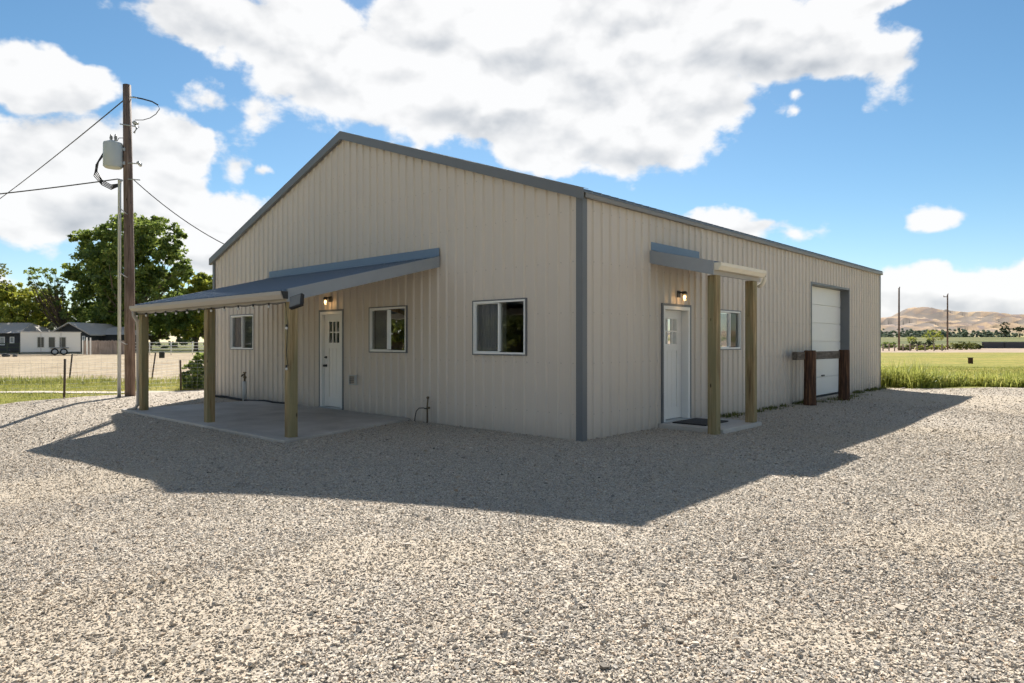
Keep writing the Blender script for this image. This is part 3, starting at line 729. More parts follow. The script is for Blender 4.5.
# hitching rail of two log posts and one beam
A_ = Vector((6.9, 15.75)); B_ = Vector((8.33, 17.05)); dr = (B_ - A_).normalized(); nrm = Vector((-dr.y, dr.x))
e = empty('hitching_rail', (A_.x, A_.y, float(gz(A_.x, A_.y))), math.atan2(dr.y, dr.x), label='two dark red log posts carrying a grey beam beside the overhead door', cat='hitching rail')
ln = (B_ - A_).length
for k, (x_, r_) in enumerate(((0, .135), (ln, .13))):
    mb = MB(); seg = 20; ring = [(-.1, 1.06), (.3, 1.0), (.8, .97), (1.12, .96), (1.24, .95), (1.265, .86)]
    vs = []; 
    for z_, q in ring:
        for i in range(seg):
            t_ = 2*math.pi*i/seg; rr = r_*q*(1 + .05*math.sin(3*t_+k) + .03*math.sin(7*t_ + z_*3)); vs.append((x_ + rr*math.cos(t_), rr*math.sin(t_), z_))
    fs = [(j*seg+i, j*seg+(i+1)%seg, (j+1)*seg+(i+1)%seg, (j+1)*seg+i) for j in range(len(ring)-1) for i in range(seg)]
    mb.add(vs, fs, True); mb.add(vs[-seg:], [tuple(range(seg))]); mb.build('post', M['logpost'], e)
MB().box((-.50, .06, 1.05), (ln + .30, .19, 1.235)).build('beam', M['beam'], e, bevel=.012)

# ------------------------------------------------------------------ foliage tools
def leaf_mat(name, dark, mid, light, trans=.45):
    def f(t):
        r = t.attr('rnd'); k = t.attr('clump')
        c = t.ramp(t.m('ADD', t.m('MULTIPLY', r, .55), t.m('MULTIPLY', k, .45)), [(.1, dark), (.5, mid), (.92, light)])
        d = t.new('ShaderNodeBsdfDiffuse'); t.put(d.inputs[0], c)
        tr = t.new('ShaderNodeBsdfTranslucent'); t.put(tr.inputs[0], t.mix(.5, c, (.32, .36, .03), 'ADD') if False else t.mix(.35, c, light))
        gl = t.new('ShaderNodeBsdfGlossy'); gl.inputs['Roughness'].default_value = .45; t.put(gl.inputs[0], (.5, .5, .5))
        m1 = t.new('ShaderNodeMixShader'); m1.inputs[0].default_value = trans
        m2 = t.new('ShaderNodeMixShader'); m2.inputs[0].default_value = .06
        t.l.new(d.outputs[0], m1.inputs[1]); t.l.new(tr.outputs[0], m1.inputs[2]); t.l.new(m1.outputs[0], m2.inputs[1]); t.l.new(gl.outputs[0], m2.inputs[2])
        t.l.new(m2.outputs[0], t.out.inputs[0])
    return material(name, f)
M['leaf_big'] = leaf_mat('broadleaf_green', (.045, .085, .024), (.135, .215, .05), (.44, .50, .11))
M['leaf_yel'] = leaf_mat('yellowing_leaves', (.08, .13, .025), (.26, .32, .05), (.64, .60, .10))
M['leaf_olive'] = leaf_mat('olive_leaves', (.04, .06, .02), (.12, .14, .035), (.24, .24, .06))
M['leaf_far'] = leaf_mat('far_foliage', (.035, .055, .03), (.07, .095, .045), (.12, .14, .06), .25)
M['grass'] = leaf_mat('grass_blades', (.10, .15, .02), (.30, .36, .055), (.66, .60, .20), .5)
M['grass_dry'] = leaf_mat('mixed_grass', (.11, .15, .03), (.25, .28, .055), (.48, .44, .14), .4)
def crown_arrays(blobs, leaves, size, rg, clumps_per=14):
    """blobs: (x,y,z,rx,ry,rz). Leaf quads gathered into clumps near the blob surfaces."""
    vol = np.array([b[3]*b[4]*b[5] for b in blobs]) ** (2/3); vol /= vol.sum()
    V = []; CK = []; cents = []
    for b, sh in zip(blobs, vol):
        nc = max(3, int(clumps_per * len(blobs) * sh)); nl = max(12, int(leaves * sh / nc))
        d = rg.normal(size=(nc, 3)); d /= np.linalg.norm(d, axis=1)[:, None]
        rad = rg.uniform(.35, 1.08, nc) ** .6
        c = np.array(b[:3]) + d * rad[:, None] * np.array(b[3:6])
        cr = (b[3]*b[4]*b[5]) ** (1/3) * rg.uniform(.10, .27, nc)
        for i in range(nc):
            n = int(nl * rg.uniform(.4, 1.7)); e = rg.normal(size=(n, 3)); e /= np.linalg.norm(e, axis=1)[:, None]
            p = c[i] + e * (rg.random(n) ** .45)[:, None] * cr[i] * np.array([1.15, 1.15, .75])
            V.append(p); CK.append(np.full(n, np.clip(rg.normal(.5, .28), 0, 1)))
            cents.append(c[i])
    p = np.concatenate(V); ck = np.concatenate(CK); n = len(p)
    a = rg.normal(size=(n, 3)); a /= np.linalg.norm(a, axis=1)[:, None]
    b2 = rg.normal(size=(n, 3)); b2 -= a * (a * b2).sum(1)[:, None]; b2 /= np.linalg.norm(b2, axis=1)[:, None]
    s = (size * rg.uniform(.6, 1.4, n))[:, None]
    v = np.stack([p - a*s, p + b2*s*.55, p + a*s, p - b2*s*.55], 1).reshape(-1, 3)
    f = np.arange(n * 4).reshape(n, 4)
    return v, f, rg.random(n), ck, cents
def tree(name, base, blobs, leaves, size, mat, trunk_r, label, cat='tree', group=None, bark='bark', seed=1, fork=.25, limbs=16, cp=14):
    rg = np.random.default_rng(seed); e = empty(name, base, 0, label=label, cat=cat, group=group)
    v, f, r, ck, cents = crown_arrays(blobs, leaves, size, rg, cp)
    np_mesh('crown', v, f, M[mat], e, {'rnd': r, 'clump': ck})
    if trunk_r:
        top = np.mean([b[:3] for b in blobs], 0); fz = top[2] * fork * 1.2
        mb = MB(); mb.tube([(0, 0, -.2), (.03, .02, fz * .5), (top[0]*.15, top[1]*.15, fz), (top[0]*.6, top[1]*.6, top[2])], [trunk_r*1.25, trunk_r, trunk_r*.85, trunk_r*.35], 9)
        for i in rg.choice(len(cents), min(limbs, len(cents)), replace=False):
            c = Vector(cents[i]); s0 = Vector((top[0]*.15, top[1]*.15, fz * rg.uniform(.8, 1.6)))
            md = s0.lerp(c, .5) + Vector(rg.normal(size=3)) * .06 * c.length
            mb.tube([s0, md, c], [trunk_r*.45, trunk_r*.26, trunk_r*.06], 6)
        mb.build('trunk', M[bark], e, fix=False)
    return e
def blades(n, place, h, w, rg, lean=.35):
    """grass blades: 2-quad bent strips"""
    x, y, z = place; n = len(x); hh = h * rg.uniform(.45, 1.15, n); az = rg.uniform(0, 2*np.pi, n); ln = rg.normal(0, lean, n) * hh
    wx, wy = np.cos(az) * w / 2, np.sin(az) * w / 2; dx, dy = -np.sin(az) * ln, np.cos(az) * ln
    P = lambda k, ww, t: np.stack([x + dx * t**2 + wx * ww, y + dy * t**2 + wy * ww, z + hh * (t - .18 * t**3 * np.abs(ln / hh) * 2)], -1)
    v = np.stack([P(0, -1, 0), P(0, 1, 0), P(1, .85, .5), P(1, -.85, .5), P(2, .12, 1.), P(2, -.12, 1.)], 1).reshape(-1, 3)
    i = np.arange(n) * 6
    f = np.concatenate([np.stack([i, i+1, i+2, i+3], -1), np.stack([i+3, i+2, i+4, i+5], -1)])
    r = rg.random(n); return v, f, np.tile(r, 2)
def clumpy(n, xr, yr, nc, sp, rg):
    cx = rg.uniform(*xr, nc); cy = rg.uniform(*yr, nc); hs = rg.uniform(.5, 1.2, nc); k = rg.integers(0, nc, n)
    return cx[k] + rg.normal(0, sp, n), cy[k] + rg.normal(0, sp, n), hs[k], (k * .618) % 1
def bez(a, b, sag, n=16):
    a, b = Vector(a), Vector(b); return [a.lerp(b, i/n) - Vector((0, 0, sag * 4 * (i/n) * (1 - i/n))) for i in range(n + 1)]
# tall bright grass right of the building
rg = np.random.default_rng(11)
def band(n, x0, x1, yfun, depth, nc, sp):
    u = rg.uniform(0, 1, nc); cx = x0 + (x1 - x0) * u; cy = yfun(cx) + rg.uniform(0, depth, nc); k = rg.integers(0, nc, n); hs = rg.choice([.35, .6, .9, 1.25], nc, p=[.25, .3, .3, .15]) * rg.uniform(.85, 1.15, nc)
    cy = cy + .35 * np.sin(cx * 2.3) + .2 * np.sin(cx * 5.1 + 1)
    return cx[k] + rg.normal(0, sp, n), cy[k] + rg.normal(0, sp, n), hs[k], (k * .618) % 1
ye = lambda x: np.interp(x, [11, 14.9, 22, 40], [22.7, 21.3, 18.5, 13.3])
x, y, hs, ck = band(34000, 11.4, 23, ye, 1.9, 360, .16)
hs = hs * np.interp(x, [11.6, 13.0, 14, 16, 23], [1.05, 1.1, .8, .68, .66])
v, f, r = blades(0, (x, y, gz(x, y)), .62 * hs, .028, rg, .75)
tag(np_mesh('tall_grass', v, f, M['grass'], attrs={'rnd': r, 'clump': np.tile(ck, 2)}), 'tall bright green grass edging the gravel right of the building', 'grass', kind='stuff')
# rough short grass: left verge, lawn edge, weeds
V = []; Fs = []; Rr = []; Ck = []; base = 0
def addb(t):
    global base
    (v, f, r), ck = t; V.append(v); Fs.append(f + base); Rr.append(r); Ck.append(np.tile(ck, 2)); base += len(v)
def verge_blades(n, d0, d1, pxa, pxb, h, w, nc, sp):
    cd = rg.uniform(d0, d1, nc); cx = (rg.uniform(pxa, pxb, nc) - CX) / F * cd; k = rg.integers(0, nc, n); hs = rg.uniform(.3, 1.3, nc)
    x = cx[k] + rg.normal(0, sp, n); y = cd[k] + rg.normal(0, sp, n)
    lx, ly = local(x, y); ok = ~in_poly(x, y, [(p.x, p.y) for p in out[::2]]) & ~((lx > -W) & (lx < .1) & (ly > -.1) & (ly < L)) & ~((y > 19.6 + .02 * x) & (y < 20.5 + .02 * x) & (rg.random(n) < .93))
    return (blades(0, (x[ok], y[ok], gz(x[ok], y[ok]) - .01), h * hs[k][ok], w, rg, .5), ((k * .618) % 1)[ok])
addb(verge_blades(26000, 15.2, 24.5, -60, 240, .075, .014, 900, .25))
addb(verge_blades(5000, 23.4, 25.8, -60, 240, .26, .02, 160, .2))
addb(verge_blades(14000, 23, 40, 860, 1080, .10, .022, 700, .3))
tag(np_mesh('short_grass', np.concatenate(V), np.concatenate(Fs), M['grass_dry'], attrs={'rnd': np.concatenate(Rr), 'clump': np.concatenate(Ck)}), 'rough short grass on the verge and lawn', 'grass', kind='stuff')
# weeds creeping along the foot of the side wall
ly_ = np.concatenate([rg.uniform(4.3, 9.3, 900), rg.uniform(12.7, 15.7, 900), rg.uniform(9.0, 12.2, 500)]); lx_ = np.concatenate([.06 + np.abs(rg.normal(0, .13, 900)), .06 + np.abs(rg.normal(0, .10, 900)), .25 + np.abs(rg.normal(0, .25, 500))])
cl = (np.sin(ly_ * 3.1) + np.sin(ly_ * 7.7 + 1)) > -.3; ly_, lx_ = ly_[cl], lx_[cl]
wx_ = C0.x + UX.x * lx_ + UY.x * ly_; wy_ = C0.y + UX.y * lx_ + UY.y * ly_
v, f, r = blades(0, (wx_, wy_, gz(wx_, wy_)), .09, .016, rg, .7)
tag(np_mesh('wall_weeds', v, f, M['leaf_olive'], attrs={'rnd': r, 'clump': r}), 'low weeds growing along the foot of the side wall', 'weeds', kind='stuff')
# pale farm track across the verge
mb = MB(); n = 60; vs = []
for i in range(n + 1):
    x_ = -30 + 28 * i / n; yc = 20.05 + .02 * x_ + .12 * math.sin(i * .6)
    hw = .34 + .05 * math.sin(i * 1.7); vs += [(x_, yc - hw, .004), (x_, yc + hw, .004)]
mb.add(vs, [(2*i, 2*i+2, 2*i+3, 2*i+1) for i in range(n)])
tag(mb.build('farm_track', plain('pale_dirt', (.47, .41, .33), .95, var=.25, scale=3), None), 'narrow pale dirt track across the grass verge', kind='structure')

# ------------------------------------------------------------------ trees
d = 106.; s_ = d / F
def B_(pxx, pyy, rx, rz, ry=None, dy=0, bx=0, bd=None):
    dd = bd or d; q = px(pxx, pyy, dd); k = dd / F
    return (q.x - bx, dy, q.z, rx * k, (ry or rx) * k, rz * k)
bx = px(131, 342, d).x
tree('broadleaf_tree', (bx, d, 0), [B_(x_, y_, a_, b_, bx=bx, dy=c_) for x_, y_, a_, b_, c_ in
     ((128, 236, 27, 22, 0), (100, 246, 26, 18, 1), (157, 240, 25, 22, -1), (170, 265, 20, 20, 0), (92, 274, 24, 22, 0), (128, 272, 34, 28, -1), (98, 303, 26, 22, 1), (150, 298, 32, 28, 0), (120, 318, 30, 18, 0), (170, 312, 22, 18, 1), (78, 238, 10, 8, 0), (183, 240, 7, 6, 0))],
     50000, .27, 'leaf_big', .45, 'big dense green broadleaf tree behind the utility pole', bark='bark_pale', seed=3, limbs=60, cp=90)
bx = px(196, 342, 112.).x
tree('yellow_green_tree', (bx, 112., 0), [B_(x_, y_, a_, b_, bx=bx, bd=112.) for x_, y_, a_, b_ in ((192, 290, 18, 17), (212, 286, 18, 14), (180, 308, 20, 18), (206, 312, 26, 20), (228, 300, 18, 18), (190, 328, 22, 10))],
     24000, .28, 'leaf_yel', .3, 'lower yellow green tree between the big tree and the building', bark='bark', seed=4, cp=60)
bx = px(22, 342, 104.).x
tree('autumn_tree', (bx, 104., 0), [B_(x_, y_, a_, b_, bx=bx, bd=104.) for x_, y_, a_, b_ in ((16, 293, 15, 10), (2, 304, 18, 13), (36, 300, 18, 12), (22, 312, 24, 9), (52, 310, 16, 11), (-20, 300, 22, 18), (30, 320, 26, 6))],
     19000, .24, 'leaf_yel', .3, 'yellowing tree standing left behind the white trailer', bark='bark', seed=5, cp=60)
bx = px(66, 342, 102.5).x
tree('sparse_tree', (bx, 102.5, 0), [B_(x_, y_, a_, b_, bx=bx, bd=102.5) for x_, y_, a_, b_ in ((42, 273, 14, 6), (34, 281, 10, 5), (55, 286, 12, 9), (60, 300, 9, 8), (46, 292, 12, 6), (72, 318, 16, 12))],
     2600, .20, 'leaf_big', .2, 'thin sparse tree with bare limbs beside the big broadleaf tree', bark='bark', seed=6, limbs=70, cp=26)
bx = px(-8, 342, 122.).x
tree('dark_tree', (bx, 122., 0), [B_(x_, y_, a_, b_, bx=bx, bd=122.) for x_, y_, a_, b_ in ((-10, 310, 26, 18), (-40, 290, 40, 34), (80, 318, 20, 14), (60, 326, 16, 8))],
     14000, .3, 'leaf_olive', .3, 'dark green tree at the far left edge behind the yellowing tree', seed=8, cp=50)
bx = px(150, 342, 130.).x
tree('back_tree', (bx, 130., 0), [B_(x_, y_, a_, b_, bx=bx, bd=130.) for x_, y_, a_, b_ in ((110, 320, 30, 18), (150, 322, 36, 16), (200, 318, 34, 20), (240, 318, 30, 20))],
     22000, .32, 'leaf_big', .3, 'broad dark tree mass glimpsed under the big tree behind the rail fence', seed=9, cp=60)
q = px(197, 386, 21.2)
tree('shrub', (q.x, 21.2, 0), [(0, 0, .35, .45, .4, .4), (.12, .1, .72, .34, .34, .36), (-.1, 0, .45, .38, .36, .4), (.1, 0, .95, .18, .18, .18), (.2, 0, .3, .4, .4, .35)], 5200, .05, 'leaf_big', .03, 'leafy green shrub at the left rear corner of the building', 'shrub', seed=10, cp=50)
# trees beside the yard, left of the view; they show only as reflections in the panes
t0 = tree('yard_tree', (-34, 8, 0), [(0, 0, 4.6, 3.4, 3.6, 2.6), (0, 2.6, 2.6, 2.4, 2.6, 2.0), (0, -2.6, 2.2, 2.6, 2.6, 2.0), (1, 0, 1.6, 2.0, 3, 1.5)], 16000, .16, 'leaf_olive', .3, 'leafy tree beside the yard seen as a reflection in the front windows', group='trees mirrored in the front windows', seed=12, cp=60)
for x_, y_ in ((-37, 16), (-36, -1), (-50, 31)):
    c = copy_tree(t0); c.location = (x_, y_, 0)

# ------------------------------------------------------------------ utility pole and wires
PB = Vector((-10.33, 18.4, 0))
e = empty('utility_pole', PB, 0, label='tall brown wooden utility pole with grey transformer left of the building', cat='utility pole')
zt = 1.46 + 257 / F * 18.4
MB().tube([(0, 0, -.2), (-.02, 0, 3), (-.06, 0, 6), (-.09, 0, zt)], [.132, .125, .115, .10], 18).build('pole', M['pole'], e)
def P3(pxx, pyy, dd=18.4): return px(pxx, pyy, dd) - PB
tr = MB(); c0 = P3(113, 143, 18.25); c1 = P3(113, 168, 18.25); c1.x = c0.x
tr.tube([c1, c1 + Vector((0,0,.04)), c0 - Vector((0,0,.04)), c0, c0 + Vector((0,0,.05))], [.20, .235, .235, .225, .1], 24)
T = tr.build('transformer', plain('transformer_grey', (.46, .50, .52), .45, var=.06), e)
mb = MB()
for dx, dz in ((-.05, .05), (.07, .05)):
    b_ = c0 + Vector((dx, 0, dz)); mb.tube([b_, b_ + Vector((0, 0, .05)), b_ + Vector((0, 0, .08)), b_ + Vector((0, 0, .14)), b_ + Vector((0, 0, .18))], [.05, .03, .045, .03, .02], 10)
mb.build('bushing', plain('porcelain', (.25, .24, .23), .3), T)
MB().box((c0.x + .2, -.13, c0.z - .2), (-.07, -.02, c0.z - .12)).build('bracket', M['steel'], T); MB().box((c0.x + .2, -.13, c1.z + .1), (-.07, -.02, c1.z + .18)).build('bracket', M['steel'], T)
for (a_, b_) in (((120, 124), (139, 127)), ((128, 163), (142, 164)), ((128, 179), (140, 180)), ((130, 97), (137, 98))): MB().tube([P3(*a_, 18.25), P3(*b_, 18.25)], .016, 6).build('crossarm_bracket', M['steel'], e)
MB().tube([P3(133, 122, 18.2), P3(137, 128, 18.2), P3(134, 133, 18.2)], .03, 8).build('fuse_cutout', M['steel'], e)
for q1, q2 in (((134, 122), (138, 124)), ((138, 162), (141, 166))):
    MB().tube([P3(*q1, 18.2), P3(*q2, 18.2)], [.05, .035], 8).build('insulator', plain('insulator_grey', (.5, .5, .48), .3), e)
mb = MB()
loop = [P3(133, 97), P3(143, 99), P3(152, 101.5), P3(158, 105), P3(159.5, 109), P3(156, 114), P3(150, 118), P3(143, 120), P3(135, 120)]
mb.tube(loop, .010, 6); mb.tube(loop[:4], .020, 6)
mb.build('jumper_wire', M['wire'], e)
MB().tube([P3(117, 141), P3(119, 138), P3(125, 138)], .010, 6).build('jumper_wire', M['wire'], e)
mb = MB()
for k in range(4):
    o_ = k * 1.6
    mb.tube([P3(104.5, 151 + k, 18.2), P3(99 - o_ * .6, 160 + o_, 18.2), P3(97 - o_ * .6, 171 + o_, 18.2), P3(102, 180 + o_, 18.2), P3(111, 185 + o_ * .9, 18.2), P3(119, 184 + o_ * .4, 18.2)], .016, 6)
mb.build('service_cable', M['wire'], e)
cb = P3(119.2, 398, 17.9); cb.z = -.1; ct = P3(119.6, 184, 18.1)
c_ = MB().tube([cb, ct, ct + Vector((.02, -.03, .1)), ct + Vector((.1, -.06, .08))], [.045, .042, .05, .03], 10).build('conduit', M['steel'], e)
for zz in (1.4, 3.2, 4.9): MB().tube([(cb.x, cb.y, zz + .1), (cb.x * .5, cb.y * .4, zz), (-.02, -.02, zz)], .014, 5).build('standoff', M['steel'], c_)
def wire(a, b, sag, r, label):
    return tag(MB().tube(bez(a, b, sag, 24), r, 6).build('overhead_wire', M['wire'], None), label, 'overhead wire')
wire(px(124, 100, 18.4), px(0, 193, 29.9) + (px(0, 193, 29.9) - px(124, 100, 18.4)) * 1.2, .25, .016, 'upper overhead wire running steeply left from near the pole top')
wire(px(118, 179, 18.2), px(-220, 212, 18.6), .1, .016, 'lower overhead wire running nearly level to the left')
wA = px(134, 180, 18.3); wB = Vector((*world(-12.1, 1.4), 3.74)); wire(wA, wB, .28, .014, 'overhead wire sagging from the pole down to the gable roof')

# ------------------------------------------------------------------ near wire fence, far fences
def tpost(p, h, lean, parent, r=.028):
    MB().tube([(p[0], p[1], -.1), (p[0] + lean[0], p[1] + lean[1], h)], r, 6).build('post', M['tpost'], parent)
def wire_fence(name, pts, posts, h, label, dx=.15, rows=8, r=.0022):
    e = empty(name, (pts[0][0], pts[0][1], 0), 0, label=label, cat='wire fence'); o_ = Vector((pts[0][0], pts[0][1], 0)); mb = MB()
    for a, b in zip(pts, pts[1:]):
        a3, b3 = Vector((*a, 0)) - o_, Vector((*b, 0)) - o_; ln = (b3 - a3).length; n = int(ln / dx)
        for k in range(rows + 1):
            z = .05 + (h - .1) * k / rows; mb.tube([a3 + Vector((0, 0, z)), b3 + Vector((0, 0, z))], r, 3, cap=False)
        for k in range(n):
            q = a3.lerp(b3, k / n); mb.tube([q + Vector((0, 0, .05)), q + Vector((0, 0, h - .05))], r * .8, 3, cap=False)
    mb.build('wire_mesh', M['steel'], e, fix=False)
    for p, hh, lean in posts: tpost(Vector((*p, 0)) - o_, hh, lean, e)
    return e
g1 = px(64, 342, 17.7); g2 = px(181, 342, 20.5)
wire_fence('wire_fence', [(-24, 15.5), (g1.x, 17.7), (g2.x, 20.5), (-8.0, 21.6)], [((g1.x, 17.7), 1.02, (.03, 0)), ((g2.x, 20.5), .92, (-.02, 0)), ((-19, 16.6), 1.02, (0, 0))], .95, 'low woven wire fence on dark steel posts at the near edge of the verge')
h1 = px(69, 342, 25.5); h2 = px(151.5, 342, 26.5)
wire_fence('paddock_fence', [(-34, 25), (h1.x, 25.5), (h2.x, 26.5), (-4, 27.5)], [((h1.x, 25.5), 1.0, (.12, 0)), ((h2.x, 26.5), 1.05, (.16, 0)), ((-26, 25.3), 1.0, (.1, 0)), ((-6, 27.3), 1.0, (.1, 0))], 1.0, 'leaning wire paddock fence at the edge of the straw field', dx=.2, rows=5)
q = px(162, 355, 26.4)
tag(MB().box((q.x-.1, 26.36, q.z-.12), (q.x+.1, 26.42, q.z+.12)).build('fence_sign', M['black'], None, bevel=.01), 'small blank black plate hanging on the paddock fence', 'plate')
# pipe rail fence beneath the trees
e = empty('rail_fence', (px(128, 342, 76).x, 76, 0), 0, label='white pipe rail fence in front of the trees left of the building', cat='fence')
x0 = 0; x1 = px(235, 342, 76).x - px(128, 342, 76).x; mb = MB()
for z in (.35, .7, 1.05, 1.4): mb.tube([(x0, 0, z), (x1, 0, z)], .035, 6)
mb.build('rails', M['white'], e)
for i in range(6): MB().tube([(x0 + (x1 - x0) * i / 5, .05, 0), (x0 + (x1 - x0) * i / 5, .05, 1.5)], .05, 8).build('post', M['white'], e)
# board privacy fence
e = empty('board_fence', (px(83, 342, 80).x, 80, 0), 0, label='pinkish brown board fence between the white trailer and the pole', cat='fence')
x1 = px(127, 342, 80).x - px(83, 342, 80).x; mb = MB(); k = 0
while k * .15 < x1: mb.box((k*.15 + .004, 0, 0), (k*.15 + .146, .025, 1.62 + .03 * math.sin(k * 2.3))); k += 1
mb.build('boards', M['fence_board'], e)
for i in range(4): MB().box((x1 * i / 3 - .06, -.07, 0), (x1 * i / 3 + .06, -.002, 1.7)).build('post', M['white'] if i == 0 else M['fence_board'], e)
for xx in (87, 90.5):
    q = px(xx, 342, 77)
    tag(MB().tube([(q.x, 77, 0), (q.x, 77, 2.0 if xx < 89 else 1.95)], .07, 8).build('white_post', M['white'], None), 'white pipe post by the trailer, the ' + ('left' if xx < 89 else 'right') + ' one of a close pair', 'post', 'pair of white posts')
# dark rail fence at the far left
e = empty('dark_fence', (px(-30, 342, 82).x, 82, 0), 0, label='dark green rail fence at the far left edge beside the trailer', cat='fence')
x1 = px(19, 342, 82).x - px(-30, 342, 82).x; mb = MB()
for z in (.3, .75, 1.2): mb.box((0, 0, z), (x1, .04, z + .12))
mg = plain('dark_green_paint', (.03, .05, .03), .6); mb.build('rails', mg, e)
for i in range(5): MB().box((x1*i/4 - .06, .042, 0), (x1*i/4 + .06, .15, 1.4)).build('post', mg, e)
for xx, hh, nm in ((6, .28, 'left'), (15, .18, 'right')):
    q = px(xx, 342, 68); b_ = MB().ball((0, 0, hh * .4), hh, 9, 6, (1.5, 1, .7)); tag(b_.build('dark_bag', M['rubber'], None), 'dark heap on the straw left of the trailer, the %s and %s one' % (nm, 'larger' if hh > .2 else 'smaller'), 'heap').location = (q.x, 68, 0)

# ------------------------------------------------------------------ white trailer
TD = 73.; q = px(20, 342, TD); k = TD / F; kh = 5.52 / 61; tw = 61 * kh
e = empty('trailer', (q.x, TD, 0), R(34), label='white box trailer with three windows parked on the far straw paddock', cat='trailer')
zb, zt_ = 1.46 + (342 - 352.5) * k, 1.46 + (342 - 332.3) * k
wn = [((a_ - 20) * kh, (b_ - 20) * kh) for a_, b_ in ((36.3, 44), (47.5, 55), (58.4, 66))]
wz0, wz1 = 1.46 + (342 - 348) * k, 1.46 + (342 - 336.6) * k
mb = MB(); us = sorted([0, tw] + [a for w in wn for a in w])
for a, b in zip(us, us[1:]):
    m_ = (a + b) / 2
    if any(w[0] < m_ < w[1] for w in wn): mb.add([(a,0,zb),(b,0,zb),(b,0,wz0),(a,0,wz0)], [(0,1,2,3)]); mb.add([(a,0,wz1),(b,0,wz1),(b,0,zt_),(a,0,zt_)], [(0,1,2,3)])
    else: mb.add([(a,0,zb),(b,0,zb),(b,0,wz0),(a,0,wz0)], [(0,1,2,3)]); mb.add([(a,0,wz0),(b,0,wz0),(b,0,wz1),(a,0,wz1)], [(0,1,2,3)]); mb.add([(a,0,wz1),(b,0,wz1),(b,0,zt_),(a,0,zt_)], [(0,1,2,3)])
mb.add([(0,0,zb),(0,2.4,zb),(0,2.4,zt_),(0,0,zt_)], [(0,1,2,3)]); mb.add([(tw,0,zb),(tw,2.4,zb),(tw,2.4,zt_),(tw,0,zt_)], [(0,1,2,3)])
mb.add([(0,2.4,zb),(tw,2.4,zb),(tw,2.4,zt_),(0,2.4,zt_)], [(0,1,2,3)]); mb.add([(0,0,zb),(tw,0,zb),(tw,2.4,zb),(0,2.4,zb)], [(0,1,2,3)])
mb.build('body', M['white'], e, fix=False)
MB().box((-.06, -.06, zt_), (tw + .06, 2.46, zt_ + .09)).build('roof', plain('trailer_roof', (.62, .6, .57), .6), e)
mb = MB()
for x_ in (tw * .33, tw * .66, 0, tw - .05): mb.box((x_, -.02, zb), (x_ + .05, -.001, zt_))
mb.box((.06, -.022, zb), (tw - .06, -.001, zb + .08)); mb.build('trim_strip', plain('trailer_trim', (.45, .44, .43), .5), e)
for (a, b) in wn:
    w_ = empty('window'); w_.parent = e
    mb = MB(); frame_boxes(mb, front, a + .01, b - .01, wz0 + .01, wz1 - .01, .05, -.02, .04); mb.build('frame', M['vinyl'], w_)
    MB().add([(a, .03, wz0), (b, .03, wz0), (b, .03, wz1), (a, .03, wz1)], [(0,1,2,3)]).build('pane', plain('dark_glass', (.06, .065, .07), .12, var=.3, scale=2), w_)
for xx in (54.2, 63.4):
    w_ = empty('wheel'); w_.parent = e; w_.location = ((xx - 20) * kh, -.1, .38)
    mb = MB(); mb.tube([(0, -.02, 0), (0, .0, 0), (0, .18, 0), (0, .2, 0)], [.33, .37, .37, .33], 24); mb.build('tyre', M['rubber'], w_)
    MB().tube([(0, -.05, 0), (0, -.021, 0)], [.17, .24], 20).build('rim', plain('rim_grey', (.5, .5, .5), .4), w_)
MB().box(((49 - 20) * kh, -.14, .78), ((68.5 - 20) * kh, .1, .84)).build('fender', M['black'], e)
mb = MB(); mb.tube([(0, .9, zb + .05), (-1.1, 1.2, .5)], .05, 6); mb.tube([(0, 1.5, zb + .05), (-1.1, 1.2, .5)], .05, 6); mb.tube([(-1.0, 1.2, 0), (-1.0, 1.2, .6)], .03, 6); mb.build('hitch', M['black'], e)

# ------------------------------------------------------------------ far houses on the left
def house(name, pa, pb, dd, eave, ridge, depth, wallm, roofm, label, gable=None, wins=()):
    q = px(pa, 342, dd); w = (pb - pa) / F * dd; e = empty(name, (q.x, dd, 0), 0, label=label, cat='house')
    if gable:   # gable end towards the viewer
        MB().add([(0,0,0),(w,0,0),(w,0,eave),(w/2,0,ridge),(0,0,eave),(0,depth,0),(w,depth,0),(w,depth,eave),(w/2,depth,ridge),(0,depth,eave)],
                 [(0,1,2,3,4),(9,8,7,6,5),(0,4,9,5),(1,6,7,2)]).build('wall', wallm, e)
        mb = MB()
        for s in (-1, 1):
            ex = w/2 + s * (w/2 + .5); ez = eave - (ridge - eave) / (w/2) * .5
            mb.hexa([(w/2,-.5,ridge+.02),(ex,-.5,ez+.02),(ex,depth+.5,ez+.02),(w/2,depth+.5,ridge+.02)], [(w/2,-.5,ridge+.2),(ex,-.5,ez+.2),(ex,depth+.5,ez+.2),(w/2,depth+.5,ridge+.2)])
        mb.build('roof', roofm, e)
    else:
        MB().box((0,0,0),(w,depth,eave)).build('wall', wallm, e)
        MB().add([(-.5,-.5,eave),(w+.5,-.5,eave),(w+.5,depth+.5,eave),(-.5,depth+.5,eave),(1.2,depth/2,ridge),(w-1.2,depth/2,ridge)], [(0,1,5,4),(1,2,5),(2,3,4,5),(3,0,4),(3,2,1,0)]).build('roof', roofm, e)
    for (a, b, z0, z1, mt) in wins:
        w_ = MB(); frame_boxes(w_, front, a*w, b*w, z0, z1, .1, .0, .06); f_ = w_.build('window', M['white'], e)
        MB().box((a*w + .1, -.03, z0 + .1), (b*w - .1, -.005, z1 - .1)).build('pane', mt, f_)
    return e
dk = plain('dark_house_wall', (.035, .038, .042), .7); rf = plain('grey_shingles', (.46, .42, .38), .9, scale=2, var=.2)
pn = plain('house_pane', (.3, .32, .33), .15); pg_ = plain('pale_green_door', (.4, .45, .25), .5)
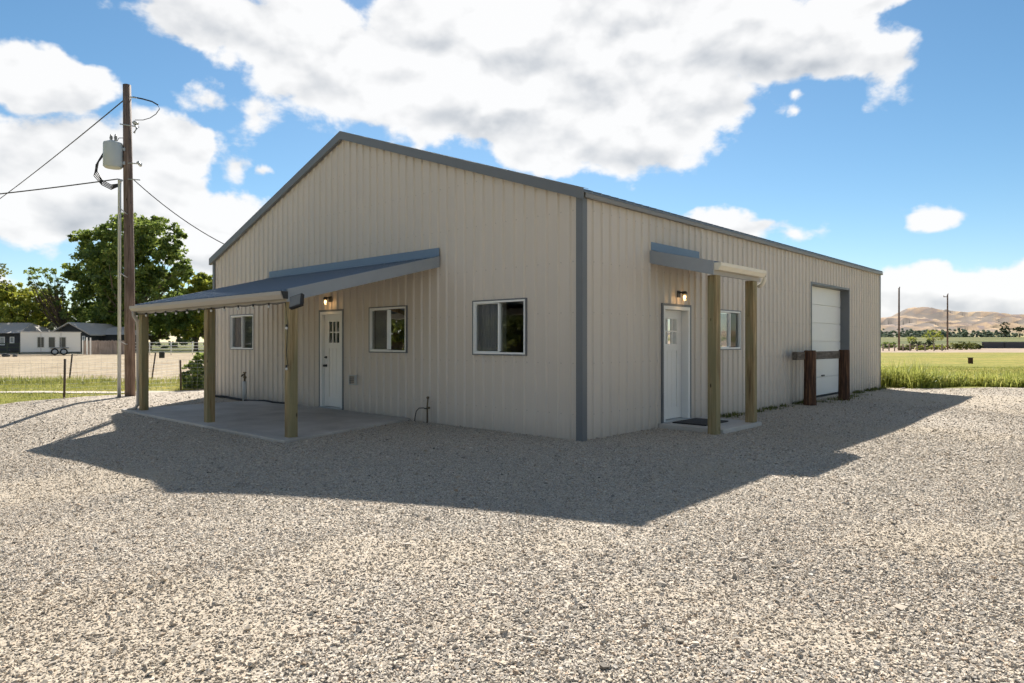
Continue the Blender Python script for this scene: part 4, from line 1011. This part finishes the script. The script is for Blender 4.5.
house('house', -45, 19, 96., 2.7, 4.3, 8, dk, rf, 'dark walled house with grey roof at the far left edge', wins=((.86, .93, 1.3, 2.2, pn), (.70, .78, 1.0, 2.2, pn)))
house('house', 52, 89, 94., 2.6, 4.0, 9, dk, rf, 'dark gable ended house rising behind the white trailer', gable=True, wins=((.82, .9, 1.2, 2.3, pn),))
house('house', 89.5, 118, 97., 2.5, 3.7, 8, dk, rf, 'dark low house wing with pale roof behind the board fence', wins=((.18, .32, .3, 2.4, pg_),))

# ------------------------------------------------------------------ right distance
def upole(pxx, dd, topy, arm, label):
    q = px(pxx, 342, dd); zt = CAMH + (CY - topy) / F * dd; e = empty('utility_pole', (q.x, dd, 0), 0, label=label, cat='utility pole', group='far utility poles')
    MB().tube([(0, 0, -.2), (0, 0, zt)], [.17, .13], 10).build('pole', M['pole'], e)
    mb = MB()
    if arm: mb.box((-.75, -.06, zt - .5), (.1, .06, zt - .38)); mb.tube([(-.7, 0, zt - .38), (-.7, 0, zt - .15)], .05, 6)
    mb.tube([(0.1, 0, zt - .05), (0.1, 0, zt + .22)], .07, 6); mb.build('insulator_arm', M['pole'], e)
upole(899, 118., 288, False, 'distant tall dark utility pole just right of the building corner')
upole(947.5, 130., 294.5, True, 'distant dark utility pole with a short arm, further right over the lawn')
q = px(970.5, 342, 46.5)
e = empty('wood_stump', (q.x, 46.5, 0), R(20), label='short square brown post standing alone in the lawn', cat='stump')
MB().box((-.11, -.11, -.05), (.11, .11, .36)).build('body', M['logpost'], e, bevel=.02); MB().box((-.13, -.13, .361), (.13, .13, .40)).build('cap', M['rubber'], e)
# low dark wall at the right edge
q = px(983, 342, 158.)
e = empty('low_wall', (q.x, 158., 0), 0, label='long low dark grey wall at the right edge beyond the lawn', cat='wall')
x1 = 30.; mb = MB(); mb.box((0, 0, 0), (x1, .4, 1.35)); mb.build('panel', plain('dark_grey_wall', (.075, .075, .085), .8, var=.3, scale=.6), e)
MB().box((-.1, -.05, 1.352), (x1, .45, 1.5)).build('coping', plain('wall_cap', (.14, .14, .15), .7), e)
for i in range(7): MB().box((x1*i/6 - .15, -.12, 0), (x1*i/6 + .15, -.052, 1.3)).build('pillar', plain('wall_pillar', (.05, .05, .055), .8), e)
# shrubs and small trees beyond the lawn
def bush(pxx, dd, w, h, mat, label, seed, tr=0, z=0, n=1600, grp='shrubs beyond the lawn', cat='shrub', name='shrub'):
    q = px(pxx, 342, dd); return tree(name, (q.x, dd, 0), [(0, 0, z + h*.5, w*.5, w*.5, h*.5), (w*.3, 0, z + h*.4, w*.3, w*.3, h*.4), (-w*.3, 0, z + h*.38, w*.32, w*.3, h*.38)], n, .13 * max(1, dd / 200), mat, tr, label, cat, grp, seed=seed, cp=24)
bl = [(906, 120, 2.6, 1.2, 'leaf_olive', 'olive shrub just right of the nearer far pole'), (888, 150, 3.5, 2.0, 'leaf_big', 'dark green shrub against the building corner beyond the lawn'),
      (916, 150, 2.4, 2.4, 'leaf_far', 'dark upright shrub left of the bright young tree'), (928, 138, 2.6, 2.2, 'leaf_far', 'dark shrub under the bright young tree'),
      (938, 128, 3.2, 1.1, 'leaf_yel', 'low golden shrub left of the armed pole'), (958, 132, 4.2, 1.9, 'leaf_olive', 'broad olive shrub just right of the armed pole'),
      (967, 130, 4.0, 2.0, 'leaf_olive', 'round olive shrub left of the low dark wall'), (922, 122, 2.2, .9, 'leaf_yel', 'small golden shrub midway between the far poles'), (976, 140, 3.0, 1.4, 'leaf_far', 'small dark shrub at the end of the low wall')]
for i, (a, b, c, d_, m_, lb) in enumerate(bl): bush(a, b, c * .85, d_ * .8, m_, lb, 40 + i)
bush(933, 205, 5.2, 3.6, 'leaf_yel', 'bright green young tree between the far poles', 60, .12, 1.6, 1500, None, 'tree', 'young_tree')
bush(912, 230, 3.0, 2.4, 'leaf_yel', 'small bright young tree right of the nearer far pole', 61, .1, 1.2, 700, None, 'tree', 'young_tree')
bush(1005, 780, 10, 17, 'leaf_far', 'tall dark pointed tree near the right edge before the hills', 62, .3, 7, 2600, None, 'tree', 'conifer')
bush(1019, 790, 14, 6, 'leaf_far', 'dark rounded tree at the right edge before the hills', 63, .3, 13, 1500, None, 'tree', 'round_tree')
# far wood line: one mass
rg = np.random.default_rng(21); blobs = []
for i in range(190):
    dd = rg.uniform(800, 960); pxx = rg.uniform(872, 1250); h = rg.lognormal(1.95, .4) * (1.1 if pxx < 990 else .7)
    q = px(pxx, 342, dd); blobs.append((q.x, dd, float(rise(q.x, dd)) + h * .42, rg.uniform(5, 12), 6, h * .55))
v, f, r, ck, _ = crown_arrays(blobs, 60000, 1.2, rg, 9)
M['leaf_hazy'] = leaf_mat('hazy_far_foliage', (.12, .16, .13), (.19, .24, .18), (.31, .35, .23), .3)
tag(np_mesh('distant_woodland', v, f, M['leaf_hazy'], attrs={'rnd': r, 'clump': ck}), 'far off line of dark trees below the dry hills', 'woodland', kind='stuff')
# far line of trees round the rest of the horizon (seen mirrored in panes and between trunks)
blobs = []
for i in range(160):
    a_ = rg.uniform(R(-75), R(-15)); dd = rg.uniform(170, 260); h = rg.uniform(5, 9); blobs.append((math.sin(a_) * dd, math.cos(a_) * dd, h * .45, rg.uniform(5, 9), 5, h * .5))
v, f, r, ck, _ = crown_arrays(blobs, 26000, .6, rg, 6)
tag(np_mesh('distant_woodland', v, f, M['leaf_far'], attrs={'rnd': r, 'clump': ck}), 'far belt of trees behind the houses on the left', 'woodland', kind='stuff')
# little wooden posts of an old fence in front of the dirt strip
e = empty('old_fence', (px(880, 342, 112.).x, 112., 0), 0, label='old wooden post fence beyond the lawn right of the building', cat='fence')
for i, xx in enumerate((883, 889, 894.5, 903, 910, 917, 925, 934, 942)):
    x_ = px(xx, 342, 112.).x - px(880, 342, 112.).x; MB().box((x_ - .07, -.06, -.1), (x_ + .07, .06, 1.15 + .1 * math.sin(i * 2))).build('post', M['fence_board'], e)
mb = MB(); x1 = px(942, 342, 112.).x - px(880, 342, 112.).x
for z in (.5, .95): mb.tube([(0, -.08, z), (x1, -.08, z)], .03, 5)
mb.build('rails', M['fence_board'], e)

# dry hills
na, nr = 460, 90
az = np.linspace(R(8), R(75), na); rr_ = np.linspace(950, 3000, nr)
A, Rr2 = np.meshgrid(az, rr_); Xh, Yh = np.sin(A) * Rr2, np.cos(A) * Rr2
crest_px = [300, 700, 872, 890, 902, 915, 930, 950, 968, 985, 1005, 1024, 1060, 1120, 1300, 2600]
crest_y = [320, 320, 311, 309, 306, 305, 306, 310, 311.5, 309.5, 310.5, 311.5, 309, 307, 309, 310]
pxa = CX + F * np.tan(A); hc = (CY - np.interp(pxa, crest_px, crest_y)) / F
ridge_r = 1750.
s1 = np.clip((Rr2 - 980) / (ridge_r - 980), 0, 1); prof = np.where(Rr2 < ridge_r, s1 ** 1.25, np.clip(1 - (Rr2 - ridge_r) / 1700, .3, 1))
H0 = hc * ridge_r * np.cos(A) * prof + 7.2 * (1 - prof) * (Rr2 < ridge_r)
fb = np.array([[mnoise.fractal(Vector((Xh[j, i] * .006, Yh[j, i] * .0022, 4.)), .8, 2.1, 6) for i in range(na)] for j in range(nr)])
gul = np.array([[abs(mnoise.noise(Vector((Xh[j, i] * .013 + .004 * Yh[j, i], Yh[j, i] * .004, 9.)))) for i in range(na)] for j in range(nr)])
Zh = H0 + (fb * 13 - (0.35 - np.minimum(gul, .35)) * 85) * np.clip(prof * (1.25 - prof) * 2.6, 0, 1) - 1.5
Zh[0, :] = 2
idx = np.arange(na * nr).reshape(nr, na); qd = np.stack([idx[:-1, :-1], idx[:-1, 1:], idx[1:, 1:], idx[1:, :-1]], -1).reshape(-1, 4)
def hill_mat(t):
    p = t.pos(); q = t.vm('ADD', p, t.vm('MULTIPLY', t.noise(p, .006, 3, out=1), 60.)); n = t.noise(t.vm('MULTIPLY', q, (1, .35, .6)), .016, 8, .66, dist=.8); n2 = t.noise(t.vm('MULTIPLY', q, (1, .25, 1)), .045, 7, .7, dist=.6)
    c = t.ramp(n, [(.38, (.26, .20, .165)), (.47, (.37, .265, .175)), (.55, (.45, .325, .21)), (.66, (.29, .24, .155))])
    nz = t.xyz(t.new('ShaderNodeNewGeometry').outputs['Normal'])[0]
    c = t.mix(t.m('MULTIPLY', t.ss(n2, .52, .60), .75), c, (.22, .18, .18))
    _, _, z = t.xyz(p)
    c = t.mix(t.m('MULTIPLY', t.ss(t.m('ADD', z, t.m('MULTIPLY', n2, 30)), 36, 16), .8), c, (.44, .42, .17))
    c = t.mix(t.m('MULTIPLY', t.ss(t.m('ADD', t.attr('gully'), t.m('MULTIPLY', t.m('SUBTRACT', n2, .5), .9)), .28, .65), .85), c, (.23, .20, .175))
    setp(t, c, .95, 0, None, .1)
M['hill'] = material('dry_hillside', hill_mat)
gf = np.clip(.30 - gul, 0, .3) / .3 * np.clip(fb * .8 + .75, .2, 1); gf = gf[:-1, :-1].ravel()
tag(np_mesh('hills', np.stack([Xh, Yh, Zh], -1).reshape(-1, 3), qd, M['hill'], attrs={'gully': gf}, smooth=True), 'dry tan hills with darker gullies on the right horizon', kind='structure')

# ------------------------------------------------------------------ sky, sun, camera
SUN_EL = math.atan(1 / 1.2)
w = bpy.data.worlds.new('World'); sc.world = w; w.use_nodes = True
t = NT(w.node_tree); bg = w.node_tree.nodes['Background']
sky = t.new('ShaderNodeTexSky', sky_type='NISHITA', sun_disc=False, sun_elevation=SUN_EL, sun_rotation=0.)
sky.altitude = 800; sky.air_density = 1.0; sky.dust_density = .25; sky.ozone_density = 2.2
d3 = t.vm('NORMALIZE', t.new('ShaderNodeTexCoord').outputs['Generated']); dx, dy, dz = t.xyz(d3)
azn = t.m('ARCTAN2', dx, dy); eln = t.m('ARCSINE', dz)
P2 = t.comb(azn, eln, 0.)
def ae(pxx, pyy):
    a = math.atan((pxx - CX) / F); return a, math.atan((CY - pyy) / F * math.cos(a))
CL = [(205, 22, 62, 34), (255, 42, 60, 34), (330, 50, 95, 55), (440, 60, 110, 60), (545, 40, 130, 62), (650, 35, 130, 55), (500, 112, 90, 42), (600, 118, 130, 48), (690, 110, 90, 38),
      (560, 150, 90, 24), (820, 44, 62, 32), (880, 56, 32, 20), (760, 60, 60, 34), (870, 4, 55, 10),
      (15, 66, 76, 30), (75, 80, 40, 20), (25, 158, 84, 46), (110, 168, 90, 44), (180, 142, 42, 30), (70, 205, 90, 40), (165, 200, 62, 38), (220, 215, 52, 26), (205, 246, 44, 22), (-10, 285, 30, 14),
      (258, 104, 22, 18), (212, 97, 28, 9), (237, 162, 14, 12), (272, 173, 9, 7),
      (710, 226, 40, 14), (745, 234, 52, 12), (792, 238, 26, 9), (919, 221, 17, 10), (797, 98, 11, 8), (796, 118, 10, 6),
      (892, 300, 44, 26), (950, 298, 74, 30), (1010, 298, 70, 32), (1080, 290, 80, 42), (860, 318, 60, 16), (-120, 180, 120, 80), (1300, 260, 200, 40), (1250, 40, 120, 60), (-200, 30, 120, 60)]
n1 = t.noise(t.comb(azn, t.m('MULTIPLY', eln, 1.5), 0.), 7.5, 7, .56, dist=.1)
warp = t.vm('MULTIPLY', t.vm('SUBTRACT', t.noise(P2, 8., 5, .55, out=1), (.5, .5, .5)), (.13, .085, 0))
Pw = t.vm('ADD', P2, warp)
mask = None; wsum = None; ysum = None
for (a, b, c, d_) in CL:
    small = d_ < 22 and c < 40
    g = 1.5 if small else 1.14
    ca, ce = ae(a, b); ra = c / F * math.cos(ca) ** 2 * g; re = d_ / F * math.cos(ca) * g
    q = t.vm('MULTIPLY', t.vm('SUBTRACT', Pw, (ca, ce, 0)), (1 / ra, 1 / re, 0))
    v_ = t.m('SUBTRACT', 1., t.vm('LENGTH', q, out='Value')); w_ = t.m('MAXIMUM', v_, 0.)
    yw = t.m('MULTIPLY', t.xyz(q)[1], w_)
    wsum = w_ if wsum is None else t.m('ADD', wsum, w_); ysum = yw if ysum is None else t.m('ADD', ysum, yw)
    v_ = t.m('MULTIPLY', v_, .34 if small else min(1., .3 + d_ / 52.))
    mask = v_ if mask is None else t.m('SMOOTH_MAX', mask, v_, .10)
yrel = t.m('DIVIDE', ysum, t.m('MAXIMUM', wsum, .02))
rest = t.m('MULTIPLY', t.ss(t.m('ABSOLUTE', azn), .95, 1.3), t.m('SUBTRACT', t.m('MULTIPLY', t.noise(P2, 2.6, 3), 3.), 1.48))  # unseen clouds outside the view, added as neutral fill for the shade
mask = t.m('MAXIMUM', mask, t.m('SUBTRACT', rest, t.ss(t.m('ABSOLUTE', azn), 1.3, .95)))
puff = t.m('SUBTRACT', .55, t.voro(t.vm('ADD', t.comb(azn, t.m('MULTIPLY', eln, 1.3), 0.), warp), 17., 'Distance', feature='SMOOTH_F1'))
dens = t.m('ADD', t.m('ADD', t.m('MULTIPLY', mask, .8), t.m('MULTIPLY', t.m('SUBTRACT', n1, .5), 1.45)), t.m('MULTIPLY', puff, .16))
cov = t.ss(dens, .0, .20)
n2 = t.noise(t.comb(azn, t.m('MULTIPLY', t.m('ADD', eln, .02), 1.5), 0.), 7.5, 5, .45, dist=.1)
emb = t.m('MULTIPLY', t.m('SUBTRACT', t.noise(t.comb(azn, t.m('MULTIPLY', eln, 1.5), 0.), 7.5, 5, .45, dist=.1), n2), 1.5)
soft = t.noise(t.comb(azn, t.m('MULTIPLY', eln, 2.2), .7), 4., 3, .45)
core = t.m('MULTIPLY', t.ss(dens, .22, .7), t.ss(soft, .30, .68))
base_ = t.m('MULTIPLY', t.ss(t.m('ADD', yrel, t.m('MULTIPLY', t.m('SUBTRACT', soft, .5), 1.2)), .22, -.42), t.ss(dens, .12, .45))
lum = t.m('ADD', t.m('SUBTRACT', t.m('SUBTRACT', 1.0, t.m('MULTIPLY', core, .04)), t.m('MULTIPLY', base_, .13)), t.m('ADD', emb, t.m('MULTIPLY', puff, .10)))
lum = t.m('MINIMUM', t.m('MAXIMUM', lum, .62), 1.0)
cc = t.mix(t.ss(lum, .55, 1.0), (.78, .84, .92), (1., 1., 1.))
CLOUD = 8.6; back = t.ss(t.m('ABSOLUTE', azn), .85, 1.3, 1., .62)  # added out-of-view clouds are dimmed to hold back their fill
ccol = t.vm('MULTIPLY', t.vm('MULTIPLY', cc, t.comb(lum, lum, lum)), t.comb(t.m('MULTIPLY', CLOUD, back), t.m('MULTIPLY', CLOUD, back), t.m('MULTIPLY', CLOUD, back)))
hs = t.new('ShaderNodeHueSaturation'); hs.inputs['Saturation'].default_value = 1.16; hs.inputs['Hue'].default_value = .490; hs.inputs['Value'].default_value = 1.; t.put(hs.inputs['Color'], sky.outputs[0])
skyc = t.mix(t.m('MULTIPLY', cov, .97), hs.outputs[0], ccol)
t.put(bg.inputs[0], skyc); bg.inputs[1].default_value = .061
sl = bpy.data.lights.new('sun', 'SUN'); sl.energy = 4.9; sl.angle = R(.53); sl.color = (1, .955, .88)
so = bpy.data.objects.new('sun', sl); COL.objects.link(so); so.rotation_euler = (R(90) - SUN_EL, 0, math.pi); so.location = (0, 60, 50)
# light must travel towards -Y and down
dirv = Vector((0, -math.cos(SUN_EL), -math.sin(SUN_EL))); so.rotation_euler = dirv.to_track_quat('-Z', 'Y').to_euler()
cam = bpy.data.cameras.new('camera'); co = bpy.data.objects.new('camera', cam); COL.objects.link(co)
co.location = (0, 0, CAMH); co.rotation_euler = (R(90), 0, 0); cam.sensor_width = 36; cam.lens = F / 1024 * 36; cam.clip_end = 9000; cam.clip_start = .05
cam.shift_y = .5 / 1024
sc.camera = co
vs_ = sc.view_settings; vs_.view_transform = 'Standard'; vs_.look = 'None'; vs_.gamma = 1; vs_.exposure = 0.93; vs_.use_curve_mapping = False
cy = sc.cycles; cy.max_bounces = 8; cy.transparent_max_bounces = 24; cy.diffuse_bounces = 2; cy.glossy_bounces = 3; cy.sample_clamp_indirect = 6
cy.use_denoising = True
cy.use_adaptive_sampling = True; cy.adaptive_threshold = .03
